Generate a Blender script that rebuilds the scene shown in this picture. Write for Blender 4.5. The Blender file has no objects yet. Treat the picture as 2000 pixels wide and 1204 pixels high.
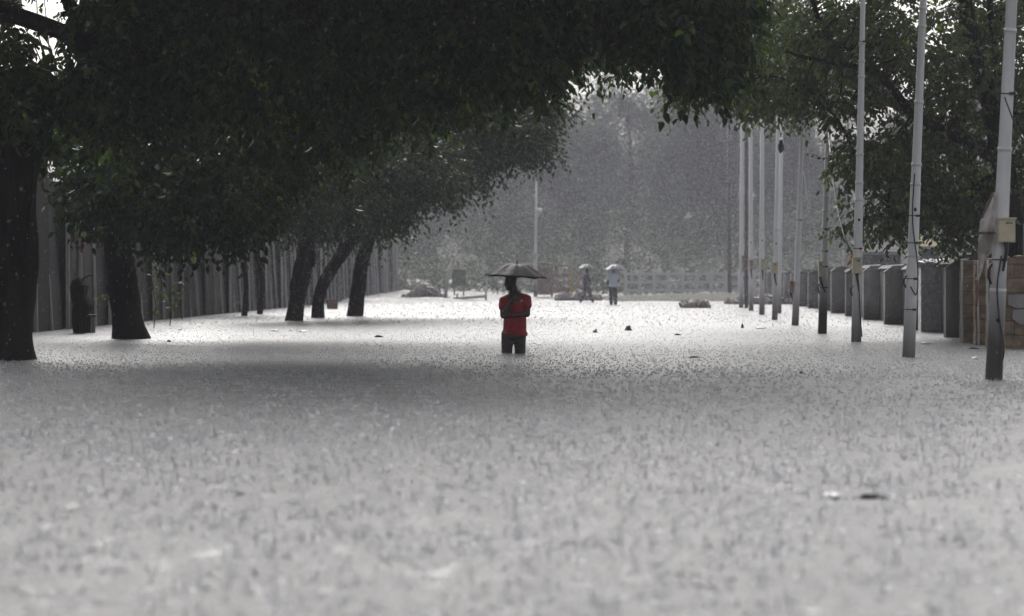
import bpy, bmesh, math, random
import numpy as np
from mathutils import Vector, Matrix, noise, Quaternion

random.seed(7)
RNG = np.random.default_rng(11)
PI = math.pi
F = 5555.0      # focal length in photograph pixels
H = 1.05        # camera height above the flood water
HY = 545.0      # horizon row
SC = bpy.context.scene
COL = SC.collection

def P(px, py, d):
    return Vector(((px - 1000) / F * d, d, H + (HY - py) / F * d))
def G(px, py):
    d = F * H / (py - HY)
    return Vector(((px - 1000) / F * d, d, 0.0))

# ------------------------------------------------------------------ materials
def newmat(name):
    m = bpy.data.materials.new(name); m.use_nodes = True
    nt = m.node_tree; nt.nodes.clear()
    out = nt.nodes.new('ShaderNodeOutputMaterial')
    return m, nt, out
def N(nt, typ, **kw):
    n = nt.nodes.new(typ)
    for k, v in kw.items():
        if k in n.inputs: n.inputs[k].default_value = v
        else: setattr(n, k, v)
    return n
def surf(name, c1, c2=None, scale=6.0, rough=0.6, bump=0.3, spec=0.5, c3=None, stretch=(1, 1, 1), metal=0.0, bdist=0.01, fine=60.0, stain=None, island=0.0, tint=0.0):
    """rough wet/dirty surface: two or three colours mixed by noise, bump"""
    c2 = c2 or tuple(v * 0.7 for v in c1)
    m, nt, out = newmat(name); L = nt.links.new
    b = N(nt, 'ShaderNodeBsdfPrincipled'); b.inputs['Roughness'].default_value = rough
    b.inputs['Specular IOR Level'].default_value = spec; b.inputs['Metallic'].default_value = metal
    tc = N(nt, 'ShaderNodeTexCoord'); mp = N(nt, 'ShaderNodeMapping'); mp.inputs['Scale'].default_value = stretch
    L(tc.outputs['Object'], mp.inputs['Vector'])
    n1 = N(nt, 'ShaderNodeTexNoise', Scale=scale, Detail=8.0, Roughness=0.65); L(mp.outputs[0], n1.inputs['Vector'])
    r = N(nt, 'ShaderNodeValToRGB'); r.color_ramp.elements[0].position = 0.35; r.color_ramp.elements[1].position = 0.65
    r.color_ramp.elements[0].color = (*c1, 1); r.color_ramp.elements[1].color = (*c2, 1)
    L(n1.outputs['Fac'], r.inputs[0]); col = r.outputs[0]
    if c3:
        n2 = N(nt, 'ShaderNodeTexNoise', Scale=scale * 0.31, Detail=5.0); L(mp.outputs[0], n2.inputs['Vector'])
        rr = N(nt, 'ShaderNodeValToRGB'); rr.color_ramp.elements[0].position = 0.5; rr.color_ramp.elements[1].position = 0.62
        L(n2.outputs['Fac'], rr.inputs[0])
        mx = N(nt, 'ShaderNodeMix', data_type='RGBA'); L(rr.outputs[0], mx.inputs['Factor'])
        L(col, mx.inputs[6]); mx.inputs[7].default_value = (*c3, 1); col = mx.outputs[2]
    if stain:   # tide mark of mud: (height, fade, colour) in object z
        sx = N(nt, 'ShaderNodeSeparateXYZ'); L(tc.outputs['Object'], sx.inputs[0])
        ad = N(nt, 'ShaderNodeMath', operation='MULTIPLY_ADD'); L(n1.outputs['Fac'], ad.inputs[0]); ad.inputs[1].default_value = 0.5; L(sx.outputs['Z'], ad.inputs[2])
        mr = N(nt, 'ShaderNodeMapRange'); L(ad.outputs[0], mr.inputs['Value'])
        mr.inputs['From Min'].default_value = stain[0] - stain[1] + .25; mr.inputs['From Max'].default_value = stain[0] + stain[1] + .25
        mr.inputs['To Min'].default_value = 1; mr.inputs['To Max'].default_value = 0
        mx = N(nt, 'ShaderNodeMix', data_type='RGBA'); L(mr.outputs[0], mx.inputs['Factor'])
        L(col, mx.inputs[6]); mx.inputs[7].default_value = (*stain[2], 1); col = mx.outputs[2]
    if island:
        ge = N(nt, 'ShaderNodeNewGeometry'); hs = N(nt, 'ShaderNodeHueSaturation')
        mr = N(nt, 'ShaderNodeMapRange'); L(ge.outputs['Random Per Island'], mr.inputs['Value'])
        mr.inputs['To Min'].default_value = 1 - island; mr.inputs['To Max'].default_value = 1 + island
        L(mr.outputs[0], hs.inputs['Value']); L(col, hs.inputs['Color']); col = hs.outputs[0]
    if tint:
        oi = N(nt, 'ShaderNodeObjectInfo'); hs = N(nt, 'ShaderNodeHueSaturation'); mr = N(nt, 'ShaderNodeMapRange'); L(oi.outputs['Random'], mr.inputs['Value'])
        mr.inputs['To Min'].default_value = 1 - tint; mr.inputs['To Max'].default_value = 1 + tint; L(mr.outputs[0], hs.inputs['Value']); L(col, hs.inputs['Color']); col = hs.outputs[0]
    L(col, b.inputs['Base Color'])
    nf = N(nt, 'ShaderNodeTexNoise', Scale=fine, Detail=6.0); L(mp.outputs[0], nf.inputs['Vector'])
    av = N(nt, 'ShaderNodeMath', operation='MULTIPLY_ADD'); L(n1.outputs['Fac'], av.inputs[0]); av.inputs[1].default_value = 2.0; L(nf.outputs['Fac'], av.inputs[2])
    bp = N(nt, 'ShaderNodeBump', Strength=bump, Distance=bdist); L(av.outputs[0], bp.inputs['Height']); L(bp.outputs[0], b.inputs['Normal'])
    L(b.outputs[0], out.inputs['Surface'])
    return m
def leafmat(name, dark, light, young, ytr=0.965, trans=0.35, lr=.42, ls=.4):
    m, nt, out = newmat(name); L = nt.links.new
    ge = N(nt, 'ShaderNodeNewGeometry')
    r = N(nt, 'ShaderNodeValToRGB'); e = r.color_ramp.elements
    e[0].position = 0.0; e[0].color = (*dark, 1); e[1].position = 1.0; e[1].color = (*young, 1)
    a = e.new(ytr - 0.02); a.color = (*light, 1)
    tc = N(nt, 'ShaderNodeTexCoord'); nz = N(nt, 'ShaderNodeTexNoise', Scale=1.0, Detail=3.0); L(tc.outputs['Object'], nz.inputs['Vector'])
    # young flushes come in patches: island random lifted by a clump noise
    mu = N(nt, 'ShaderNodeMapRange'); L(nz.outputs['Fac'], mu.inputs['Value'])
    mu.inputs['From Min'].default_value = 0.35; mu.inputs['From Max'].default_value = 0.7
    mu.inputs['To Min'].default_value = 0.45; mu.inputs['To Max'].default_value = 1.16
    mm = N(nt, 'ShaderNodeMath', operation='MULTIPLY'); L(ge.outputs['Random Per Island'], mm.inputs[0]); L(mu.outputs[0], mm.inputs[1])
    L(mm.outputs[0], r.inputs[0])
    b = N(nt, 'ShaderNodeBsdfPrincipled', Roughness=lr); b.inputs['Specular IOR Level'].default_value = ls
    L(r.outputs[0], b.inputs['Base Color'])
    t = N(nt, 'ShaderNodeBsdfTranslucent'); hs = N(nt, 'ShaderNodeHueSaturation', Saturation=1.2, Value=1.5)
    L(r.outputs[0], hs.inputs['Color']); L(hs.outputs[0], t.inputs['Color'])
    mx = N(nt, 'ShaderNodeMixShader', Fac=trans); L(b.outputs[0], mx.inputs[1]); L(t.outputs[0], mx.inputs[2])
    L(mx.outputs[0], out.inputs['Surface'])
    return m

M = {}
M['bark'] = surf('wet_bark', (.026, .022, .020), (.010, .009, .008), 7, .8, 1.0, c3=(.036, .033, .027), stretch=(1, 1, .22), bdist=.07, fine=22, spec=.08)
M['barkpale'] = surf('pale_bark', (.08, .07, .06), (.04, .035, .03), 5, .6, .8, stretch=(1, 1, .25), bdist=.03, fine=25)
M['leaf_near'] = leafmat('leaf_near', (.009, .018, .006), (.065, .108, .022), (.20, .31, .05), .90)
M['leaf_mid'] = leafmat('leaf_mid', (.018, .028, .013), (.065, .09, .034), (.18, .27, .06), .95)
M['leaf_right'] = leafmat('leaf_right', (.035, .052, .022), (.12, .15, .055), (.34, .42, .09), .93)
M['leaf_far_hazed'] = leafmat('leaf_far_hazed', (.07, .085, .07), (.10, .12, .085), (.12, .14, .10), lr=.8, ls=.1)  # far leaf colour paled to stand in for haze the volume lacks
M['panel'] = surf('stained_concrete_panel', (.036, .035, .038), (.020, .019, .020), 1.6, .85, .4, c3=(.06, .052, .046), tint=.55, spec=.2, stretch=(1, 1, .35), stain=(.5, .35, (.022, .021, .016)))
M['edge'] = surf('pale_panel_edge', (.66, .66, .65), (.42, .41, .40), 3, .6, .3, tint=.3, stretch=(1, 1, .3))
M['wallgrey'] = surf('wet_grey_concrete', (.17, .165, .165), (.10, .098, .098), 2.2, .85, .4, tint=.35, c3=(.06, .058, .055), stretch=(1, 1, .4), stain=(.3, .2, (.06, .05, .042)))
M['pier'] = surf('pale_concrete_pier', (.40, .39, .385), (.24, .235, .23), 2.5, .8, .4, c3=(.16, .155, .15), tint=.3, stretch=(1, 1, .4), stain=(.25, .2, (.12, .11, .095)))
M['block'] = None
M['pole'] = surf('weathered_grey_pole', (.80, .80, .81), (.66, .66, .67), 4, .45, .15, c3=(.46, .455, .45), stretch=(1, 1, .15), stain=(.45, .4, (.17, .16, .145)))
M['polenear'] = surf('wet_grey_pole', (.78, .78, .79), (.58, .58, .59), 4, .4, .2, c3=(.32, .315, .31), stretch=(1, 1, .12), stain=(.85, .45, (.055, .05, .045)))
M['poledark'] = surf('rusted_dark_pole', (.13, .115, .11), (.08, .07, .068), 4, .5, .2, stretch=(1, 1, .15))
M['band'] = surf('white_band', (.72, .72, .73), (.6, .6, .6), 8, .45, .1)
M['cream'] = surf('cream_box_paint', (.66, .60, .44), (.56, .50, .36), 9, .45, .1, stretch=(1, 1, .5))
M['pinkbox'] = surf('faded_box_paint', (.40, .27, .22), (.33, .24, .2), 9, .5, .1)
M['steel'] = surf('dark_steel', (.06, .06, .065), (.035, .035, .035), 20, .4, .1, metal=.4)
M['cable'] = surf('black_cable', (.02, .02, .02), (.03, .03, .03), 20, .45, .05)
M['whitecable'] = surf('white_cable', (.7, .7, .7), (.6, .6, .6), 20, .45, .05)
M['cloth'] = surf('torn_banner_cloth', (.66, .63, .62), (.5, .47, .46), 7, .7, .3, c3=(.30, .26, .24))
M['clothred'] = surf('faded_red_hem', (.20, .10, .085), (.16, .10, .085), 7, .7, .2)
M['green'] = surf('lime_poster', (.20, .55, .06), (.30, .5, .05), 6, .6, .2)
M['redp'] = surf('faded_red_paper', (.28, .05, .05), (.2, .05, .05), 6, .6, .2)
M['teal'] = surf('teal_railing_paint', (.06, .17, .15), (.05, .12, .11), 8, .5, .1)
M['silver'] = surf('silver_sheet', (.6, .6, .62), (.4, .4, .42), 12, .25, .6, metal=.4, bdist=.05, fine=14)
M['roof'] = surf('pale_roof', (.22, .22, .22), (.16, .16, .16), 3, .9, .2, spec=0.0)
M['shed'] = surf('shed_wall', (.16, .16, .17), (.11, .11, .115), 2, .7, .2)
M['stall'] = surf('brown_board', (.28, .17, .12), (.2, .13, .1), 3, .6, .2)
M['orange'] = surf('orange_paint', (.55, .22, .10), (.45, .18, .1), 5, .5, .1)
M['yellowish'] = surf('dull_yellow_paint', (.45, .38, .12), (.36, .3, .1), 5, .5, .1)
M['pink'] = surf('faded_pink_paint', (.60, .22, .19), (.5, .2, .18), 5, .5, .1)
M['pale'] = surf('pale_board', (.55, .53, .5), (.4, .38, .36), 5, .6, .2)
M['rubble'] = surf('rubble', (.36, .31, .29), (.22, .195, .185), 6, .7, .5, island=.5)
M['rock'] = surf('wet_rock', (.07, .062, .058), (.04, .036, .034), 8, .5, .6)
M['verge'] = surf('grassy_mud', (.085, .10, .05), (.10, .09, .07), 1.3, .8, .8, bdist=.1)
M['skin'] = surf('dark_skin', (.060, .034, .025), (.045, .026, .02), 12, .45, .1)
M['hair'] = surf('black_hair', (.012, .011, .011), (.02, .018, .018), 60, .5, .5)
M['red'] = surf('wet_red_shirt', (.38, .007, .010), (.25, .004, .007), 7, .5, .5, bdist=.02, fine=18)
M['collar'] = surf('dark_collar', (.10, .085, .075), (.08, .07, .06), 12, .6, .2)
M['trouser'] = surf('wet_dark_trousers', (.050, .048, .048), (.03, .028, .028), 8, .45, .5, bdist=.02, fine=18)
M['nylon'] = surf('black_umbrella_nylon', (.006, .006, .010), (.010, .010, .015), 5, .4, .25, bdist=.02, fine=15, spec=.12)
M['nylonblue'] = surf('blue_umbrella_nylon', (.07, .07, .12), (.06, .06, .10), 5, .4, .2, spec=.4)
M['chrome'] = surf('umbrella_shaft_metal', (.35, .35, .35), (.3, .3, .3), 9, .3, .05, metal=.8)
M['pblue'] = surf('pale_blue_shirt', (.55, .62, .68), (.47, .53, .6), 8, .6, .3)
M['navy'] = surf('dark_blue_clothes', (.06, .06, .09), (.045, .045, .07), 8, .6, .3)
M['grey_tr'] = surf('grey_trousers', (.09, .095, .09), (.07, .07, .07), 8, .6, .3)
M['crate'] = surf('dark_crate_wood', (.05, .042, .036), (.035, .03, .026), 6, .7, .4)
M['lampwhite'] = surf('white_lamp_glass', (.85, .85, .85), (.8, .8, .8), 6, .3, .05)
M['bird'] = surf('white_feathers', (.85, .85, .85), (.78, .78, .78), 20, .6, .1)
M['litter'] = surf('white_litter', (.8, .8, .8), (.7, .7, .7), 9, .5, .1)

def block_mat():
    m, nt, out = newmat('brown_block_masonry'); L = nt.links.new
    b = N(nt, 'ShaderNodeBsdfPrincipled', Roughness=0.7)
    tc = N(nt, 'ShaderNodeTexCoord'); sp = N(nt, 'ShaderNodeSeparateXYZ'); cb = N(nt, 'ShaderNodeCombineXYZ')
    L(tc.outputs['Object'], sp.inputs[0]); ad = N(nt, 'ShaderNodeMath', operation='ADD')
    L(sp.outputs['X'], ad.inputs[0]); L(sp.outputs['Y'], ad.inputs[1]); L(ad.outputs[0], cb.inputs[0]); L(sp.outputs['Z'], cb.inputs[1])
    wob = N(nt, 'ShaderNodeTexNoise', Scale=3.0); L(tc.outputs['Object'], wob.inputs['Vector'])
    wm = N(nt, 'ShaderNodeVectorMath', operation='MULTIPLY_ADD'); L(wob.outputs['Color'], wm.inputs[0]); wm.inputs[1].default_value = (.04, .04, 0); L(cb.outputs[0], wm.inputs[2])
    br = N(nt, 'ShaderNodeTexBrick', Scale=1.0); L(wm.outputs[0], br.inputs['Vector'])
    br.inputs['Brick Width'].default_value = .42; br.inputs['Row Height'].default_value = .215; br.inputs['Mortar Size'].default_value = .009
    br.inputs['Mortar Smooth'].default_value = .6
    br.inputs['Color1'].default_value = (.25, .185, .12, 1); br.inputs['Color2'].default_value = (.19, .14, .09, 1); br.inputs['Mortar'].default_value = (.12, .085, .055, 1)
    nz = N(nt, 'ShaderNodeTexNoise', Scale=7.0, Detail=8.0); L(tc.outputs['Object'], nz.inputs['Vector'])
    mr = N(nt, 'ShaderNodeMapRange'); L(nz.outputs['Fac'], mr.inputs['Value']); mr.inputs['From Min'].default_value = .3; mr.inputs['From Max'].default_value = .7
    mr.inputs['To Min'].default_value = .55; mr.inputs['To Max'].default_value = 1.35
    vm = N(nt, 'ShaderNodeVectorMath', operation='SCALE'); L(br.outputs['Color'], vm.inputs[0]); L(mr.outputs[0], vm.inputs['Scale'])
    L(vm.outputs[0], b.inputs['Base Color'])
    s = N(nt, 'ShaderNodeMath', operation='MULTIPLY_ADD'); L(br.outputs['Fac'], s.inputs[0]); s.inputs[1].default_value = -1.5; L(nz.outputs['Fac'], s.inputs[2])
    bp = N(nt, 'ShaderNodeBump', Strength=.7, Distance=.015); L(s.outputs[0], bp.inputs['Height']); L(bp.outputs[0], b.inputs['Normal'])
    L(b.outputs[0], out.inputs['Surface'])
    return m
M['block'] = block_mat()

# ------------------------------------------------------------------ builders
def thing(o, label, cat, group=None, kind=None):
    if label: o['label'] = label
    if cat: o['category'] = cat
    if group: o['group'] = group
    if kind: o['kind'] = kind
    return o
def empty(name, loc, label=None, cat=None, group=None):
    o = bpy.data.objects.new(name, None); COL.objects.link(o); o.location = loc; o.empty_display_size = .2
    return thing(o, label, cat, group)
def link(name, me, mat, parent=None, loc=None, smooth=True):
    o = bpy.data.objects.new(name, me); COL.objects.link(o)
    if mat is not None: me.materials.append(mat)
    if smooth: me.shade_smooth()
    if parent is not None:
        o.parent = parent
        # geometry is given in world coordinates: shift it into the parent's frame
    if loc is not None: o.location = loc
    return o

class MB:
    def __init__(s): s.v = []; s.f = []
    def add(s, vs, fs):
        k = len(s.v); s.v += [Vector(v) for v in vs]; s.f += [tuple(i + k for i in f) for f in fs]
    def box(s, c, size, rot=None, jit=0):
        c = Vector(c); hx, hy, hz = size[0] / 2, size[1] / 2, size[2] / 2
        vs = [Vector((x * hx, y * hy, z * hz)) for x in (-1, 1) for y in (-1, 1) for z in (-1, 1)]
        if jit: vs = [v + Vector((random.uniform(-jit, jit) for _ in range(3))) for v in vs]
        if rot is not None: vs = [rot @ v for v in vs]
        s.add([c + v for v in vs], [(0, 1, 3, 2), (4, 6, 7, 5), (0, 4, 5, 1), (2, 3, 7, 6), (0, 2, 6, 4), (1, 5, 7, 3)])
    def tube(s, pts, rad, n=8, cap=True, wob=0.0, seed=0):
        pts = [Vector(p) for p in pts]
        if not hasattr(rad, '__len__'): rad = [rad] * len(pts)
        k = len(s.v); t0 = (pts[1] - pts[0]).normalized()
        u = t0.orthogonal().normalized()
        for i, p in enumerate(pts):
            t = (pts[min(i + 1, len(pts) - 1)] - pts[max(i - 1, 0)]).normalized()
            u = (u - t * u.dot(t)).normalized(); w = t.cross(u)
            for j in range(n):
                a = 2 * PI * j / n; r = rad[i]
                d = u * math.cos(a) + w * math.sin(a)
                if wob: r *= 1 + wob * noise.noise(Vector((d.x * 1.6 + seed, d.y * 1.6, p.z * 1.1 + seed))) * 1.6 + wob * .6 * noise.noise(Vector((d.x * 4 + seed, d.y * 4, p.z * 3)))
                s.v.append(p + d * r)
        for i in range(len(pts) - 1):
            for j in range(n):
                a = k + i * n + j; b = k + i * n + (j + 1) % n
                s.f.append((a, b, b + n, a + n))
        if cap:
            s.f.append(tuple(k + j for j in reversed(range(n)))); s.f.append(tuple(k + (len(pts) - 1) * n + j for j in range(n)))
    def blob(s, c, r, seed=0, sub=2, rough=.35):
        bm = bmesh.new(); bmesh.ops.create_icosphere(bm, subdivisions=sub, radius=1)
        k = len(s.v); r = Vector(r) if hasattr(r, '__len__') else Vector((r, r, r))
        for v in bm.verts:
            n = 1 + rough * noise.noise(v.co * 1.3 + Vector((seed, seed * 2.3, 0))) + rough * .5 * noise.noise(v.co * 3.1 + Vector((seed, 0, 5)))
            s.v.append(Vector(c) + Vector((v.co.x * r.x, v.co.y * r.y, v.co.z * r.z)) * n)
        for f in bm.faces: s.f.append(tuple(k + v.index for v in f.verts))
        bm.free()
    def build(s, name, mat, parent=None, smooth=True, origin=None):
        org = Vector(origin) if origin is not None else (parent_loc(parent) if parent else Vector())
        me = bpy.data.meshes.new(name); me.from_pydata([v - org for v in s.v], [], s.f); me.update()
        o = link(name, me, mat, parent, smooth=smooth)
        if parent is None and origin is not None: o.location = org
        return o
def parent_loc(o):
    l = Vector()
    while o is not None: l += o.location; o = o.parent
    return l
def spline(pts, n=6):
    """Catmull-Rom through (Vector, r) pairs"""
    P_ = [Vector((*p[0], p[1])) for p in pts]; out = []
    P_ = [2 * P_[0] - P_[1]] + P_ + [2 * P_[-1] - P_[-2]]
    for i in range(1, len(P_) - 2):
        for k in range(n):
            t = k / n; a, b, c, d = P_[i - 1:i + 3]
            out.append(.5 * ((2 * b) + (c - a) * t + (2 * a - 5 * b + 4 * c - d) * t * t + (3 * b - a - 3 * c + d) * t ** 3))
    out.append(P_[-2])
    return [Vector(p[:3]) for p in out], [max(.004, p[3]) for p in out]

def np_mesh(name, V, quads):
    me = bpy.data.meshes.new(name)
    me.vertices.add(len(V)); me.vertices.foreach_set('co', np.ascontiguousarray(V, dtype=np.float32).ravel())
    nf, k = quads.shape
    me.loops.add(nf * k); me.loops.foreach_set('vertex_index', np.ascontiguousarray(quads, dtype=np.int32).ravel())
    me.polygons.add(nf); me.polygons.foreach_set('loop_start', np.arange(0, nf * k, k, dtype=np.int32))
    me.update(calc_edges=True); return me

def unit(a): return a / np.maximum(np.linalg.norm(a, axis=1, keepdims=True), 1e-9)

def leaves_mesh(name, clumps, crad, sprays, per, size, rng, droop=.55, simple=False, aspect=.5):
    """clumps (n,3). Each clump is a handful of sprays, each spray a drooping twig line with alternate leaves."""
    n = len(clumps)
    cr = np.repeat(crad, sprays)
    c = np.repeat(clumps, sprays, axis=0); S = len(c)
    dirs = unit(rng.normal(size=(S, 3)) * [1, 1, .7] + [0, 0, -.15])
    start = c + dirs * (cr * rng.uniform(.0, .7, S))[:, None]
    bend = np.zeros((S, 3)); bend[:, 2] = -rng.uniform(.1, .6, S)
    T = np.linspace(.1, 1, per)
    L_ = cr * rng.uniform(.5, 1.0, S)
    pos = start[:, None, :] + dirs[:, None, :] * (L_[:, None] * T)[:, :, None] + bend[:, None, :] * (L_[:, None] * T ** 2)[:, :, None]
    side = unit(np.cross(dirs, [0, 0, 1]) + rng.normal(size=(S, 3)) * .05)
    sg = np.where(np.arange(per) % 2 == 0, 1, -1)[None, :, None]
    ax = dirs[:, None, :] * .45 + side[:, None, :] * sg * .8 + rng.normal(size=(S, per, 3)) * .35
    ax[:, :, 2] -= droop
    pos = pos.reshape(-1, 3); ax = unit(ax.reshape(-1, 3)); K = len(pos)
    nr = rng.normal(size=(K, 3)); nr[:, 2] += .6
    w = unit(np.cross(ax, nr)); nn = np.cross(w, ax)
    l = size * rng.uniform(.6, 1.25, K); hw = l * aspect * .5
    A = pos; B = pos + ax * (l * .45)[:, None]; Cc = pos + ax * l[:, None] - nn * (l * .12)[:, None]
    if simple:
        V = np.stack([A, B + w * hw[:, None], Cc, B - w * hw[:, None]], 1).reshape(-1, 3)
        q = np.arange(K * 4).reshape(K, 4)
    else:
        up = nn * (l * .1)[:, None]
        W1 = pos + ax * (l * .3)[:, None]; W2 = pos + ax * (l * .68)[:, None]
        V = np.stack([A, W1 + w * hw[:, None] + up, W2 + w * (hw * .75)[:, None] + up * .6, Cc, W2 - w * (hw * .75)[:, None] + up * .6, W1 - w * hw[:, None] + up], 1).reshape(-1, 3)
        b = (np.arange(K) * 6)[:, None]
        q = np.concatenate([b + [0, 1, 2, 3], b + [0, 3, 4, 5]], 0)
    return np_mesh(name, V, q), K

def ell_points(e, n, rng):
    c, r = np.array(e[0]), np.array(e[1])
    p = unit(rng.normal(size=(n, 3))) * (rng.uniform(0, 1, n) ** .42)[:, None]
    # ragged outline: pull the shell in and out with a noise of direction
    f = np.array([1 + .38 * noise.noise(Vector((q[0] * 2.1 + c[0], q[1] * 2.1 + c[2], q[2] * 2.1))) + .22 * noise.noise(Vector((q[0] * 5 + c[2], q[1] * 5, q[2] * 5 + c[0]))) for q in p])
    return c + p * f[:, None] * r

def grow_tree(name, label, trunk, limbs, ells, bark, leafm, size, sprays=5, per=7, crad=(.35, .6), group=None, cat='tree', simple=False, droop=.55, seed=0, twigs=.35, dens=1.0, aspect=.5, tw_r=.012):
    """trunk, limbs: lists of (Vector, r). ells: (centre, radii m, clumps)."""
    rng = np.random.default_rng(seed + 100)
    base = Vector(trunk[0][0]); root = empty(name, base, label, cat, group)
    mb = MB(); skel = []
    tp, tr = spline(trunk, 7)
    mb.tube(tp, tr, 18, wob=.16, seed=seed); skel += list(zip(tp, tr))
    for lm in limbs:
        lp, lr = spline(lm, 6); mb.tube(lp, lr, 10, wob=.12, seed=seed + 3); skel += list(zip(lp, lr))
    topi = len(tp) // 2
    for c, r, n in ells:          # a limb into every mass of the crown, from the nearest wood below it
        c = Vector(c)
        if min((c - p).length for p, _ in skel) < max(r) * .45: continue
        cand = [(p, q) for p, q in skel[topi:]]
        a, ar = min(cand, key=lambda s_: (s_[0] - c).length + (2.0 if s_[0].z > c.z else 0))
        mid = a.lerp(c, .5) + Vector((random.uniform(-.3, .3), random.uniform(-.3, .3), .08 * (c - a).length))
        r0 = max(.03, min(ar * .7, .028 * (c - a).length))
        lp, lr = spline([(a, r0), (mid, r0 * .7), (c, r0 * .35)], 6)
        mb.tube(lp, lr, 8, wob=.1, seed=seed); skel += list(zip(lp, lr))
    cl = np.concatenate([ell_points(e, max(3, int(e[2] * dens)), rng) for e in ells])
    cl[:, 2] = np.maximum(cl[:, 2], .3)
    cr = rng.uniform(crad[0], crad[1], len(cl))
    me, K = leaves_mesh('crown', cl, cr, sprays, per, size, rng, droop, simple, aspect)
    me.transform(Matrix.Translation(-base)); link('crown', me, leafm, root, smooth=False)
    tb = mb; sk = np.array([p[:] for p, _ in skel[topi:]]); ks = rng.random(len(cl)) < twigs
    for c in cl[ks]:
        i = int(np.argmin(np.linalg.norm(sk - c, axis=1))); a = Vector(sk[i]); c = Vector(c); dd = (c - a).length
        if dd < .2 or dd > 4.5: continue
        m1 = a.lerp(c, .35) + Vector((random.gauss(0, .1), random.gauss(0, .1), .1)) * dd * .5; m2 = a.lerp(c, .7) + Vector((random.gauss(0, .08), random.gauss(0, .08), .05)) * dd * .5
        tb.tube([a, m1, m2, c], [tw_r * 1.6, tw_r * 1.2, tw_r * .8, tw_r * .4], 4, cap=False)
    tb.build('trunk', bark, root)
    return root

def E(px, py, d, rx, ry, rd, n):
    s = d / F
    return (P(px, py, d), (rx * s, rd, ry * s), n)
def T(px, py, d, r): return (P(px, py, d), r)

# ------------------------------------------------------------------ trees along the left
def basept(px, py): return F * H / (py - HY)
d1 = basept(0, 703)
grow_tree('roadside_tree', 'huge black trunk and crown at the left edge of the photo', 
    [(P(14, 728, d1), .48), T(15, 704, d1, .40), T(16, 670, d1, .35), T(20, 560, d1, .33), T(22, 420, d1, .32), T(38, 280, d1, .30), T(70, 200, d1, .26)],
    [[T(38, 290, d1, .2), T(100, 210, d1, .17), T(190, 130, d1, .16), T(330, 60, d1 + .3, .13), T(560, 0, d1 + .6, .11), T(820, -50, d1, .09), T(1060, -60, d1 - .5, .07), T(1165, 20, d1 - .5, .03), T(1215, 70, d1 - .5, .02), T(1262, 100, d1 - .5, .01)],
     [T(30, 300, d1, .2), T(-20, 150, d1, .17), T(-60, 0, d1, .15), T(-60, -160, d1 + .5, .12)],
     [T(-40, 10, d1 - .6, .12), T(60, 40, d1 - .6, .11), T(140, 72, d1 - .6, .10), T(200, 118, d1 - .4, .1)],
     [T(200, 118, d1 - .3, .09), T(150, 40, d1, .09), T(120, -30, d1, .09)],
     [T(820, -50, d1, .08), T(1100, -110, d1 - .5, .07), T(1300, -40, d1 - 1, .05), T(1370, 60, d1 - 1, .03), T(1400, 150, d1 - 1, .012)]],
    [E(40, 180, 37, 90, 110, 1.2, 60), E(230, 170, 37.5, 110, 100, 1.6, 130), E(330, 60, 38, 150, 130, 2.5, 230), E(520, 90, 38, 210, 150, 2.8, 420), E(760, 50, 38, 230, 140, 2.8, 420), E(1000, 50, 37, 120, 110, 2.0, 210),
     E(1175, -5, 36.5, 160, 70, 1.6, 150), E(1330, 45, 35.5, 72, 80, 1.2, 95), E(1385, 85, 35.5, 54, 80, 1.1, 85), E(1330, 0, 36, 160, 80, 1.6, 150),
     E(560, -170, 37, 560, 120, 4.0, 500), E(1060, -150, 36, 420, 90, 3.2, 260), (Vector((-7.5, 24, 6.8)), (3.6, 4.5, 1.2), 260), (Vector((-7.5, 17, 7.0)), (3.8, 4, 1.2), 220), (Vector((-6.5, 31, 6.6)), (3.2, 4.5, 1.3), 260), (Vector((-1.5, 32, 6.9)), (3.4, 4.2, 1.2), 260), (Vector((3.0, 33.5, 7.2)), (3, 3.5, 1.2), 170), (Vector((-2, 40, 8.2)), (8, 6, 1.3), 520), E(-150, -100, 37, 200, 200, 3, 150), E(-120, 200, 38, 110, 130, 2, 70)],  # masses nearest the camera are unseen, added to shade the near haze and water
    M['bark'], M['leaf_near'], .15, sprays=6, per=6, crad=(.22, .45), seed=1, twigs=.3, droop=.8)
d2 = basept(0, 662)
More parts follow.
